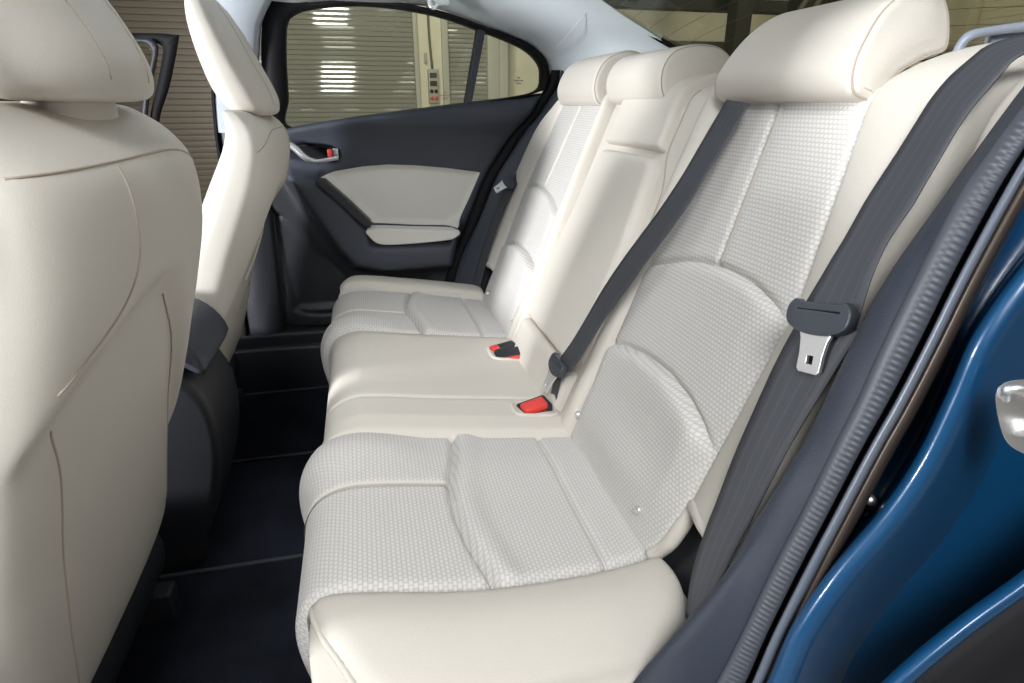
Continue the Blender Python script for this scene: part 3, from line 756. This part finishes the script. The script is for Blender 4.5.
# window frame, divider and panes
wopen = [(-.19, -.058), (-.185, .02), (-.178, .12), (-.165, .20), (-.145, .225), (-.10, .240), (0, .252), (.10, .251), (.20, .240), (.28, .224), (.36, .200), (.44, .175), (.50, .150), (.54, .115), (.548, .08), (.535, .042), (.45, .022), (.27, -.002), (.0, -.030)]
WY = 1.90
win_c = spline(wopen, 140, True)
wsurf = Surf(plane=lambda u, v: np.stack([u, WY-.22*np.clip(v, -.1, .4)*0-0*u, v], 1))
def ring_frame(name, inner, d, y0, y1, mat, parent):
    inner = np.asarray(inner); T = np.roll(inner, -1, 0)-np.roll(inner, 1, 0); T /= np.linalg.norm(T, axis=1)[:, None]
    N = np.stack([T[:, 1], -T[:, 0]], 1); c = inner.mean(0)
    if np.sum(N*(inner-c)) < 0: N = -N
    if np.ndim(d) == 0: d = np.full(len(inner), d)
    outer = inner+N*d[:, None]; n = len(inner); V = []
    for P_, y in ((inner, y1), (inner, y0), (outer, y0-.004), (outer, y1)): V += [(p[0], y, p[1]) for p in P_]
    Fc = []
    for a_ in range(4):
        b_ = (a_+1) % 4
        for k in range(n): Fc.append((a_*n+k, a_*n+(k+1) % n, b_*n+(k+1) % n, b_*n+k))
    return fix_normals(mesh(name, V, Fc, mat, parent)), outer
dw = np.interp(win_c[:, 0], [-.19, -.16, -.10, .45, .56], [.062, .055, .010, .012, .018])
dw = np.where((win_c[:, 1] < .045) & (win_c[:, 0] > -.18), .004, dw)
wf_, wout = ring_frame('window_frame', win_c, dw, WY-.02, WY+.03, 'seal_black', door)
slabpoly('window_divider', [(.310, .002), (.330, .006), (.374, .196), (.352, .202)], WY-.022, WY+.02, 'dark_trim', door, bev=.003)
def pane(name, poly, y, mat, parent):
    V = [(p[0], y-.075*p[1], p[1]) for p in poly]; o = mesh(name, V, [tuple(range(len(V)))], mat, parent, smooth=False); solidify(o, .0035, 0); return o
wl = [p for p in win_c if p[0] < .345+.2*p[1]-.02]
pane('window_pane', [(p[0]*1.0, p[1]) for p in [(-.20, -.07), (-.20, .235), (0, .262), (.20, .25), (.36, .21), (.322, -.01)]], WY+.005, 'glass', door)
pane('window_pane', [(.324, -.008), (.364, .205), (.50, .16), (.556, .11), (.556, .04)], WY+.005, 'glass', door)
# small etched glazing marks
for (mx, mz, sc_) in ((.255, .020, 1.0), (.478, .062, 1.0)):
    L = []
    random.seed(3)
    for r_, (n_, w_) in enumerate(((2, .010), (7, .030), (4, .016))):
        x = mx-w_/2
        for k in range(n_):
            ww = w_/n_*.65; L.append(((x, WY-.0005, mz+.012-r_*.008), (x+ww, WY+.001, mz+.016-r_*.008))); x += w_/n_
    boxes('glass_marking', L, 'etch', door)

# ------------------------------------------------------------------ far side body trim
dpx = DPX
def Ln(dx, Y, dy=0, src=dpx): return [atY(x+dx, y+dy, Y) for x, y in src]
loft('far_door_seal', [Ln(-3, 1.90), Ln(0, 1.875), Ln(6, 1.862), Ln(10, 1.875), Ln(11, 1.90)], 'seal_black', body, n=60)
inn = [(606, 80), (598, 84), (580, 98), (565, 115), (548, 135), (531, 155), (517, 178), (508, 193), (495, 220), (485, 250), (480, 280), (476, 315)]
midl = [(590, 76), (575, 84), (560, 97), (547, 111), (532, 130), (514, 155), (501, 177), (493, 193), (482, 220), (470, 250), (462, 280), (455, 315)]
loft('far_pillar_trim', [Ln(9, 1.868), [atY(x, y, 1.845) for x, y in midl], [atY(x+6, y, 1.84) for x, y in midl], [atY(x, y, 1.80) for x, y in inn], [atY(x+10, y, 1.82) for x, y in inn]], 'dark_trim', body, n=60)
# painted blue edge of the body seen at the window corner
tube('far_body_edge', [atY(546, 50, 1.895), atY(552, 66, 1.89), atY(552.5, 84, 1.89), atY(548, 100, 1.89)], .007, 'blue', body, smooth_n=24)
# sill
slabpoly('far_sill', [(-.75, -.66), (.32, -.66), (.36, -.62), (.40, -.80), (-.75, -.80)], 1.86, 1.99, 'black_plastic', body, bev=.01)
box('far_kick_trim', (-1.3, 1.84, -.86), (.4, 1.87, -.70), 'black_plastic', body, bev=.01)
# B pillar (far): light upper trim + dark lower trim, blue outside
bx = [(-.372, -.90), (-.372, -.05), (-.362, .20), (-.345, .33), (-.19, .33), (-.215, .20), (-.232, .10), (-.238, -.05), (-.30, -.30), (-.32, -.90)]
def pillar(name, x0f, x1f, z0, z1, yc, mat, parent):
    a_ = []
    for z in np.linspace(z0, z1, 12):
        x0, x1 = x0f(z), x1f(z); yy = yc-.10*max(0, z)**1.0
        a_.append([(x0, yy+.05, z), (x0, yy+.01, z), (x0+.012, yy, z), ((x0+x1)/2, yy-.008, z), (x1-.012, yy, z), (x1, yy+.01, z), (x1, yy+.05, z)])
    V = [p for r_ in a_ for p in r_]; Fc = [(i*7+k, i*7+k+1, (i+1)*7+k+1, (i+1)*7+k) for i in range(11) for k in range(6)]
    return fix_normals(mesh(name, V, Fc, mat, parent))
bp0 = lambda z: float(np.interp(z, [-.9, -.05, .0, .25, .35], [-.395, -.375, -.370, -.325, -.30]))
bp1 = lambda z: float(np.interp(z, [-.9, -.3, -.05, .10, .20, .30, .35], [-.28, -.27, -.262, -.250, -.228, -.16, -.05]))
pillar('far_pillar_upper_trim', bp0, bp1, -.07, .34, 1.86, 'pillar_grey', body)
pillar('far_pillar_lower_trim', bp0, bp1, -.85, -.07, 1.87, 'black_plastic', body)
pillar('far_pillar_seal', lambda z: bp0(z)-.012, lambda z: bp0(z)+.006, -.75, .30, 1.872, 'seal_black', body)

# headliner (ceiling) and upper C pillar trim
def roof_z(x, y):
    t = abs(y-CEN)/.75
    return .30+.11*(1-t**2.4) - .10*max(0, (x-.1))**2*1.0 - .12*max(0, -x-.3)**2
top_edge = [(-1.0, .235), (-.6, .262), (-.40, .262), (-.24, .250), (-.14, .246), (-.05, .255), (.10, .256), (.20, .256), (.28, .240), (.36, .216), (.44, .190), (.50, .166), (.555, .125), (.572, .08), (.563, .03), (.553, .0)]
top3 = [(x, 1.885, z) for x, z in top_edge]
roof_e = [(-1.0, 1.74, .31), (-.6, 1.74, .335), (-.3, 1.73, .35), (.0, 1.72, .345), (.2, 1.70, .335), (.4, 1.68, .315), (.55, 1.66, .293), (.62, 1.665, .262), (.72, 1.68, .215), (.80, 1.69, .18), (.86, 1.70, .15), (.90, 1.71, .10), (.90, 1.72, .05), (.90, 1.73, .0)]
midr = [(a_[0]*.5+b_[0]*.5, a_[1]*.5+b_[1]*.5+.012, a_[2]*.5+b_[2]*.5+.012) for a_, b_ in zip(spline(top3, 14), spline(roof_e, 14))]
hl = struct(loft('ceiling', [top3, midr, roof_e], 'headliner', n=90)); solidify(hl, .004, 0)
xs = np.linspace(-1.0, .58, 30); V = []; Fc = []
NY = 40
for x in xs:
    ze = float(np.interp(x, [p[0] for p in roof_e[:8]], [p[2] for p in roof_e[:8]])); ye = float(np.interp(x, [p[0] for p in roof_e[:8]], [p[1] for p in roof_e[:8]]))
    hwid = ye-CEN
    for j in range(NY):
        t_ = -1+2*j/(NY-1); V.append((x, CEN+hwid*t_, ze+.075*(1-abs(t_)**2.2)))
for i in range(29):
    for j in range(NY-1): Fc.append((i*NY+j, (i+1)*NY+j, (i+1)*NY+j+1, i*NY+j+1))
rf = struct(mesh('ceiling', V, Fc, 'headliner')); solidify(rf, .01, 0)
tube('headliner_seam', [atY(592, 4, 1.715), atY(575, 26, 1.75), atY(553, 52, 1.83)], .0008, 'light_trim', body, smooth_n=16)
# rear window glass with heater lines
rgz = lambda x: .262-.436*(x-.62)
def rpt(x, y): 
    t_ = (y-CEN)/.55; return (x, y, rgz(x)+.055*(1-t_*t_))
V = []; Fc = []
for i, x in enumerate(np.linspace(.60, 1.14, 10)):
    for j, y in enumerate(np.linspace(.56, 1.71, 20)): V.append(rpt(x, y))
for i in range(9):
    for j in range(19): Fc.append((i*20+j, (i+1)*20+j, (i+1)*20+j+1, i*20+j+1))
rg = mesh('window_1', V, Fc, 'rear_glass'); rg['kind'] = 'structure'; solidify(rg, .004, 0)
rw = tube('rear_window_seal', [rpt(.60, .56), rpt(.85, .56), rpt(1.14, .56), rpt(1.14, .85), rpt(1.14, 1.135), rpt(1.14, 1.42), rpt(1.14, 1.70), rpt(.88, 1.70), rpt(.60, 1.70), rpt(.60, 1.4), rpt(.60, 1.135), rpt(.60, .85)], .007, 'seal_black', body, closed=True)
for k in range(9):
    x = .68+.05*k
    tube('heater_line', [np.array(rpt(x, y))-np.array([0, 0, .004]) for y in np.linspace(.60, 1.67, 24)], .0004, 'bronze', body, seg=5)
# parcel shelf
ps = box('parcel_shelf', (.74, .46, -.03), (1.18, 1.80, .02), 'dark_trim', None, bev=.01); tag(ps, 'dark parcel shelf behind the rear seat headrests', 'parcel shelf')
# coat hook above the far window
hk = bpy.data.objects.new('coat_hook', None); COL.objects.link(hk); hk.parent = body
p_ = np.array(atY(441, 2, 1.78))
slabpoly('hook_base', [(p_[0]-.022, p_[2]-.010), (p_[0]+.022, p_[2]-.010), (p_[0]+.024, p_[2]+.018), (p_[0]-.024, p_[2]+.018)], 1.775, 1.80, 'light_trim', hk, bev=.004)
tube('hook_arm', [atY(429, 0, 1.775), atY(430, 6, 1.765), atY(434, 8, 1.762), atY(438, 5, 1.765)], .005, 'chrome', hk, smooth_n=16)

# ------------------------------------------------------------------ near side doorway: trim, seal, painted jamb
A0 = [(1064, 40), (1024, 88), (978, 150), (943, 200), (888, 278), (855, 340), (826, 400), (803, 446), (757, 520), (735, 560), (720, 582), (694, 613), (662, 650), (634, 683), (590, 740), (520, 810)]
A1 = [(1090, 20), (1040, 88), (992, 150), (957, 200), (915, 278), (884, 340), (857, 400), (834, 446), (798, 520), (777, 560), (739, 640), (716, 683), (682, 740), (620, 820)]
A2 = [(1110, 22), (1062, 90), (1021, 150), (992, 200), (952, 275), (920, 340), (889, 400), (863, 446), (824, 520), (803, 560), (768, 630), (745, 683), (718, 740), (665, 830)]
def P3(src, Y, dx=0, dy=0): return [atY(x+dx, y+dy, Y) for x, y in src]
inn0 = [tuple(np.array(p)*1.16) for p in P3(A0, .385)]
loft('near_pillar_trim', [inn0, [tuple(np.array(p)*1.03) for p in P3(A0, .385, -1, -1)], P3(A0, .385), P3([((a_[0]*2+b_[0])/3, (a_[1]*2+b_[1])/3) for a_, b_ in zip(A0, A1)], .365), P3(A1, .352)], 'low_trim', body, n=90)
# ribbed door seal: a round section that follows A1..A2
c1 = spline(P3(A1, .352), 700); c2 = spline(P3(A2, .335), 700)
V = []; Fc = []; ns = 14
for i in range(700):
    a_, b_ = c1[i], c2[i]; w = b_-a_; c_ = (a_+b_)/2; L = np.linalg.norm(w); u = w/L
    outv = -c_/np.linalg.norm(c_); nn = outv-u*np.dot(outv, u); nn /= np.linalg.norm(nn)
    rib = .0006*math.sin(i*2*math.pi/4.6)
    for k in range(ns):
        t_ = math.pi*(-.1+1.2*k/(ns-1)); rr_ = rib if 7 <= k <= 12 else 0
        V.append(c_-u*math.cos(t_)*(L/2)+nn*(math.sin(t_)*(L*.36)+rr_))
for i in range(699):
    for k in range(ns-1): Fc.append((i*ns+k, i*ns+k+1, (i+1)*ns+k+1, (i+1)*ns+k))
mesh('door_seal', V, Fc, 'rubber', body)
A3 = [(x+4, y+2) for x, y in A2]; A4 = [(x+14, y+5) for x, y in A2]; A5 = [(x+24, y+9) for x, y in A2]
loft('seal_gap', [P3(A2, .345, -2, -2), P3(A2, .36, 3, 2), P3(A3, .345)], 'seal_black', body, n=90)
loft('seal_lip', [P3(A3, .35), P3(A3, .325, 3, 2), P3(A4, .322), P3(A4, .33, 3, 2)], 'strip', body, n=90)
loft('trim_strip', [P3(A4, .33, 0, 0), P3(A4, .322, 4, 3), P3(A5, .320), P3(A5, .335, 4, 3)], 'bronze', body, n=90)
# painted jamb: dark recess, rounded ridge, then the broad lower panel
R1 = [(1180, 130), (1110, 190), (1040, 262), (985, 338), (957, 400), (928, 460), (892, 514), (838, 578), (802, 632), (780, 683), (748, 750), (700, 840)]
R0 = [(x-9, y-5) for x, y in R1]; R2 = [(x+14, y+8) for x, y in R1]
G = [(x+50, y+28) for x, y in R1]
def off3(L, v): return [tuple(np.array(p)+np.array(v)) for p in L]
loft('painted_jamb', [P3(A5, .335, 1, 1), P3(A5, .375, 5, 3), P3(R0, .385, -8, -5), P3(R0, .345, -5, -3), P3(R0, .312), P3(R1, .300), P3(R2, .305), P3(G, .36)], 'blue', body, n=100)
# lower quarter: faces forward and outward, curved around the wheel arch
Gp = P3(G, .36)
rows = [Gp]
for (dx_, dy_, Y) in ((50, 40, .352), (120, 90, .330), (240, 170, .290), (400, 260, .245)):
    rows.append(P3(G, Y, dx_, dy_))
loft('painted_quarter_panel', rows, 'blue', body, n=60)
# outer edge of the body with its black seal at the lower right
E0 = [(820, 760), (893, 683), (960, 626), (1030, 575), (1120, 500), (1200, 420)]
loft('outer_seal', [P3(E0, .285, -6, -6), P3(E0, .266, 0, 0), P3(E0, .262, 7, 6), P3(E0, .27, 11, 10)], 'blue', body, n=50)
loft('outer_rubber', [P3(E0, .272, 9, 8), P3(E0, .262, 22, 20), P3(E0, .256, 50, 46), P3(E0, .262, 70, 64), P3(E0, .27, 76, 70)], 'seal_black', body, n=50)
loft('outer_skin', [P3(E0, .266, 72, 66), P3(E0, .250, 96, 90), P3(E0, .24, 240, 220)], 'blue', body, n=50)
# striker
st = bpy.data.objects.new('door_striker', None); COL.objects.link(st); st.parent = body; st['label'] = 'shiny metal latch striker'
def blob(name, c, r, mat, parent, sc=(1, 1, 1), n=24):
    V = []; Fc = []
    for i in range(n//2+1):
        th = math.pi*i/(n//2)
        for k in range(n): V.append((c[0]+r*sc[0]*math.sin(th)*math.cos(2*math.pi*k/n), c[1]+r*sc[1]*math.sin(th)*math.sin(2*math.pi*k/n), c[2]+r*sc[2]*math.cos(th)))
    for i in range(n//2):
        for k in range(n): Fc.append((i*n+k, i*n+(k+1) % n, (i+1)*n+(k+1) % n, (i+1)*n+k))
    return fix_normals(mesh(name, V, Fc, mat, parent))
sY = .285
c_ = np.array(atY(1018, 425, sY))
V = []
pl = spline([atY(998, 388, sY), atY(1000, 425, sY), atY(1012, 447, sY), atY(1040, 455, sY), atY(1062, 430, sY), atY(1058, 392, sY), atY(1030, 380, sY)], 40, True)
nn = -c_/np.linalg.norm(c_)
n_ = 40; V = [p for p in pl]+[p+nn*.005 for p in pl]
o = mesh('striker_plate', V, [tuple(range(n_))[::-1], tuple(range(n_, 2*n_))]+[(k, (k+1) % n_, (k+1) % n_+n_, k+n_) for k in range(n_)], 'chrome', st, smooth=False); fix_normals(o); bevel(o, .0015)
tube('striker_loop', [np.array(atY(1006, 398, sY))+nn*.004, np.array(atY(1010, 390, sY))+nn*.022, np.array(atY(1030, 394, sY))+nn*.026, np.array(atY(1050, 404, sY))+nn*.022, np.array(atY(1052, 412, sY))+nn*.004], .0035, 'chrome', st, smooth_n=24, seg=12)
blob('bolt', np.array(atY(1022, 428, sY))+nn*.006, .007, 'chrome', st, (1, 1, 1))
# small rubber stop with bright cap on the jamb
bs = blob('bump_stop', atY(872, 504, .352), .008, 'seal_black', body, (1, 1, 1))
cp = blob('stop_cap', np.array(atY(870, 500, .345)), .005, 'chrome', bs)

# near side of the car in front of the doorway (outside the frame; it shades the front seats)
loft('near_front_body', [[(-1.4, .40, -.9), (-.9, .38, -.9), (-.32, .38, -.9)], [(-1.4, .38, -.45), (-.9, .36, -.45), (-.34, .36, -.45)], [(-1.4, .42, -.07), (-.9, .40, -.05), (-.37, .40, -.03)]], 'blue', body, n=20, thick=.03)
box('near_center_pillar', (-.40, .40, -.05), (-.27, .45, .32), 'blue', body, bev=.01)
tube('near_roof_rail', [(-1.0, .47, .27), (-.3, .45, .31), (.2, .46, .30), (.5, .50, .26), (.75, .52, .17), (.95, .50, .08)], .03, 'headliner', body, smooth_n=30, seg=12)
loft('near_sill', [[(-1.4, .40, -.9), (0, .40, -.9), (.4, .42, -.9)], [(-1.4, .40, -.74), (0, .40, -.74), (.3, .42, -.74)], [(-1.4, .30, -.74), (0, .30, -.74), (.3, .32, -.74)]], 'black_plastic', body, n=20, thick=.01)
# dark wheel arch trim behind the belt foot
ga = slab('side_panel', [(.30, -.60), (.36, -.52), (.40, -.40), (.42, -.36), (.47, -.36), (.50, -.60)], .395, .455, 'black_plastic', body, r=.02)[0]

# belt guide handle on the seatback shoulder
bg = bpy.data.objects.new('belt_guide', None); COL.objects.link(bg); bg.parent = nb; bg['label'] = 'light grey plastic belt guide loop'
gY = .545
g1 = [(946, 66), (956, 44), (968, 31), (990, 26), (1030, 20), (1080, 12)]
g2 = [(962, 64), (966, 48), (974, 40), (992, 36), (1030, 32), (1080, 26)]
loft('guide_frame', [P3(g1, gY), P3(g1, gY-.012, 2, 1), P3(g2, gY-.012, -2, -1), P3(g2, gY)], 'guide', bg, n=40, closed=True)
loft('guide_plate', [P3([(990, 34), (1000, 33), (1080, 22)], gY), P3([(986, 52), (1000, 51), (1080, 45)], gY)], 'guide', bg, n=20, thick=.008)
loft('guide_foot', [P3([(944, 60), (962, 60), (985, 58)], gY), P3([(944, 60), (962, 60), (985, 58)], gY-.02), P3([(944, 68), (962, 70), (985, 68)], gY-.02), P3([(944, 68), (962, 70), (985, 68)], gY)], 'guide', bg, n=16, closed=True)

# ------------------------------------------------------------------ far front door, standing open outside
od = bpy.data.objects.new('front_door', None); COL.objects.link(od); od.parent = body; od['label'] = 'black framed door standing open'
OY = 2.45
corner = [(178, 34), (150, 33), (110, 32), (60, 36), (20, 60)]
V1_ = [atY(178, 35, OY), atY(168, 95, OY+.0), atY(160, 140, OY), atY(150, 330, OY)]
loft('door_frame', [[atY(60, 33, OY), atY(150, 33, OY), atY(176, 35, OY), atY(179, 38, OY), atY(170, 85, OY), atY(160, 118, OY), atY(157, 160, OY)], [atY(60, 33, OY+.03), atY(150, 33, OY+.03), atY(176, 35, OY+.03), atY(179, 38, OY+.03), atY(170, 85, OY+.03), atY(160, 118, OY+.03), atY(157, 160, OY+.03)], [atY(60, 42, OY+.03), atY(145, 42, OY+.03), atY(160, 45, OY+.03), atY(163, 52, OY+.03), atY(157, 85, OY+.03), atY(150, 118, OY+.03), atY(148, 160, OY+.03)], [atY(60, 42, OY), atY(145, 42, OY), atY(160, 45, OY), atY(163, 52, OY), atY(157, 85, OY), atY(150, 118, OY), atY(148, 160, OY)]], 'seal_black', od, n=60, closed=True)
loft('inner_frame', [[atY(60, 38, OY-.01), atY(140, 38, OY-.01), atY(152, 40, OY-.01), atY(158, 50, OY-.01), atY(150, 92, OY-.01), atY(146, 130, OY-.01)], [atY(60, 43, OY-.01), atY(137, 43, OY-.01), atY(147, 45, OY-.01), atY(152, 54, OY-.01), atY(144, 92, OY-.01), atY(140, 130, OY-.01)]], 'black_plastic', od, n=40, thick=.012)
p1, p2 = np.array(atY(150, 120, OY)), np.array(atY(60, 60, OY))
slabpoly('door_body', [(-1.6, -.12), (-.66, -.10), (-.63, -.2), (-.66, -.7), (-1.6, -.7)], OY-.03, OY+.08, 'blue', od, bev=.02)
pane('window_pane', [(-1.4, .0), (-1.2, .22), (-.69, .22), (-.64, .15), (-.68, .0)], OY+.01, 'glass', od)

# ------------------------------------------------------------------ garage
GZ = -1.18; WY_ = 8.0
g = struct(mesh('floor', [(-9, -9, GZ), (12, -9, GZ), (12, 12, GZ), (-9, 12, GZ)], [(0, 1, 2, 3)], 'concrete', smooth=False))
struct(box('wall_far', (-9, WY_+.25, GZ), (12, WY_+.4, 4.2), 'cream_wall'))
struct(box('wall_rear', (9.0, -4, GZ), (9.2, 8.3, 4.2), 'cream_wall'))
struct(box('ceiling', (-9, -30, 4.2), (12, 8.4, 4.3), 'ceiling'))
def shutter(label, x0, x1, y, mat, z1=3.6, axis='Y', pitch=.052, group=None):
    V = []; n = int((z1-GZ)/pitch)
    prof = []
    for i in range(n):
        z = GZ+i*pitch
        for t_ in (0, .08, .12, .5, .88, .92):
            prof.append((z+pitch*t_, -.010 if .1 < t_ < .9 else .0, t_))
    for z, d, t_ in prof:
        for x in (x0, x1):
            V.append((x, y+d-(.0004 if t_ == .5 else 0), z) if axis == 'Y' else (y+d-(.0004 if t_ == .5 else 0), x, z))
    m = len(prof); Fc = [(2*i, 2*i+1, 2*i+3, 2*i+2) for i in range(m-1)]
    o = mesh('roller_shutter', V, Fc, mat, None, smooth=False); solidify(o, .004, 0)
    return tag(o, label, 'shutter', group)
shutter('wide grey slatted roller shutter seen through the far rear door window', -1.05, .708, WY_, 'shutter')
shutter('narrow grey slatted roller shutter right of the control box', 1.127, 1.598, WY_, 'shutter')
shutter('brownish slatted roller shutter seen between the two front seats', -6.5, -1.10, WY_-.3, 'shutter_brown', pitch=.062)
shutter('pale slatted roller shutter seen through the rear window', 1.5, 7.9, 8.85, 'cream_wall', axis='X', pitch=.11)
for x0, x1, nm_ in ((.71, .765, 'far_post'), (1.045, 1.125, 'far_post'), (1.60, 1.75, 'far_post'), (1.75, 1.86, 'far_post')):
    o = box('door_post', (x0, WY_-.07, GZ), (x1, WY_+.25, 4.2), 'steel_post', None, bev=.01)
    tag(o, {.71: 'steel post at the right edge of the wide grey shutter', 1.045: 'steel post between the control box wall and the narrow shutter', 1.60: 'steel post at the right edge of the narrow shutter', 1.75: 'steel post beside the plain cream wall panel'}[x0], 'post')
struct(box('wall_panel', (.765, WY_-.02, GZ), (1.045, WY_+.25, 4.2), 'cream_wall'))
cb = thing('control_box', 'grey wall control box with two displays and four round buttons between the shutters', 'control box')
cx0, cx1 = .862, .985; cz0, cz1 = .02, .40
box('box_housing', (cx0, WY_-.10, cz0), (cx1, WY_-.02, cz1), 'box_grey', cb, bev=.01)
box('display', (cx0+.02, WY_-.107, .305), (cx1-.02, WY_-.10, .36), 'dark_steel', cb)
box('display', (cx0+.02, WY_-.107, .215), (cx1-.02, WY_-.10, .27), 'bronze', cb)
for bx_, bz_, mt in ((cx0+.035, .155, 'ink'), (cx1-.035, .155, 'ink'), (cx0+.035, .075, 'red'), (cx1-.035, .075, 'red')):
    blob('push_button', (bx_, WY_-.105, bz_), .022, mt, cb, (1, .5, 1))
cbt = tube('power_cable', [(.895, WY_-.05, 1.3), (.90, WY_-.05, .8), (.91, WY_-.06, .55), (.92, WY_-.06, .41)], .014, 'mid_steel', None, smooth_n=20); tag(cbt, 'grey cable running down the wall into the control box', 'cable')
sk = box('wall_socket', (.83, WY_-.05, .47), (.865, WY_-.02, .58), 'box_grey', None, bev=.005); tag(sk, 'small socket on the wall above the control box', 'socket')

# steelwork seen dimly through the rear window
for k, (lo, hi, lb) in enumerate((((2.4, 7.3, 1.05), (7.5, 7.5, 1.18), 'long dark steel beam seen through the rear window, upper'), ((2.4, 7.35, .62), (6.5, 7.5, .72), 'long dark steel beam seen through the rear window, lower'), ((4.35, 7.0, GZ), (4.55, 7.2, 4.1), 'dark steel column seen through the rear window behind the middle headrest'), ((5.6, 6.9, GZ), (5.85, 7.15, 4.1), 'dark steel column seen through the rear window left of the nearest headrest'), ((8.55, 6.35, GZ), (8.75, 6.55, 4.1), 'dark column seen beside the belt guide through the rear window'))):
    o = box('steel_beam' if k < 2 else 'steel_column', lo, hi, 'dark_steel' if k != 1 else 'mid_steel'); tag(o, lb, 'beam' if k < 2 else 'column')
random.seed(9)
mc = thing('workshop_machine', 'dark cluttered workshop machine seen through the rear window beyond the middle headrest', 'machine')
boxes('machine_frame', [((4.7+random.random()*.9, 6.4+random.random()*.4, .4+random.random()*.9), (4.85+random.random()*.9, 6.9, .5+random.random()*.9)) for _ in range(1)]+[((4.7+.16*k, 6.5, .2+.18*(k % 3)), (4.82+.16*k, 6.8, .75+.2*((k*7) % 4))) for k in range(6)], 'dark_steel', mc)
for k in range(5): tube('machine_pipe', [(4.6+.2*k, 6.45, .5), (4.7+.22*k, 6.4, .9+.1*(k % 2)), (4.95+.2*k, 6.42, 1.25)], .03, 'mid_steel', mc, smooth_n=12)

# garage lamps: rows running across, mirrored in the glossy shutters
zl = 2.6
k_ = 0
for xi, X in enumerate((-3.2, -.35, 2.3, 5.2)):
    for yi, Y in enumerate((-28, -16.8, -12.8, -10.5, -7.2, -4.4, -3.2, -1.6)):
        o = box('ceiling_lamp', (X-.42, Y-.15, zl), (X+.42, Y+.15, zl+.06), 'lamp'); tag(o, 'long glowing garage ceiling lamp above and behind the car', 'lamp', 'garage ceiling lamps'); 

# ------------------------------------------------------------------ lights
def area(name, loc, target, size, power, col=(1, 1, 1), sy=None):
    l = bpy.data.lights.new(name, 'AREA'); l.energy = power; l.color = col; l.size = size
    if sy: l.shape = 'RECTANGLE'; l.size_y = sy
    o = bpy.data.objects.new(name, l); COL.objects.link(o); o.location = loc
    from mathutils import Vector
    o.rotation_euler = (Vector(target)-Vector(loc)).to_track_quat('-Z', 'Y').to_euler(); return o
area('softbox_front_side', (-2.2, .38, .10), (-.1, 1.4, -.12), .35, 108, (.96, .98, 1))
area('softbox_door', (-.42, -1.3, 1.40), (.15, 1.0, -.5), .8, 74, (.96, .98, 1))
area('softbox_windscreen', (-2.2, 1.25, .55), (.2, 1.2, -.1), .9, 14, (.96, .98, 1))
area('softbox_far_wall', (.2, 4.2, 3.2), (.8, 8, .4), 1.5, 110, (1, .95, .84))
area('garage_rear_fill', (5.5, 4.5, 3.4), (8.5, 7, .8), 1.5, 110, (1, .95, .84))  # added fill without a fitting, brightens the shutter behind the rear window
area('softbox_rear', (2.4, 1.0, 1.8), (.5, 1.1, 0), 1.2, 4, (.95, .97, 1))
w = bpy.data.worlds.new('World'); SC.world = w; w.use_nodes = True
w.node_tree.nodes['Background'].inputs[0].default_value = (1, .95, .86, 1); w.node_tree.nodes['Background'].inputs[1].default_value = .09

# ------------------------------------------------------------------ camera
cam = bpy.data.cameras.new('Camera'); cam.sensor_width = 36; cam.lens = F_PX/1024*36; cam.clip_start = .02
co = bpy.data.objects.new('Camera', cam); COL.objects.link(co)
from mathutils import Matrix
mt = Matrix(((RT[0], UP[0], -FW[0]), (RT[1], UP[1], -FW[1]), (RT[2], UP[2], -FW[2]))).to_4x4(); co.matrix_world = mt
SC.camera = co
SC.view_settings.view_transform = 'Standard'; SC.view_settings.look = 'None'; SC.view_settings.gamma = 1
SC.view_settings.use_curve_mapping = False; SC.view_settings.exposure = -0.05
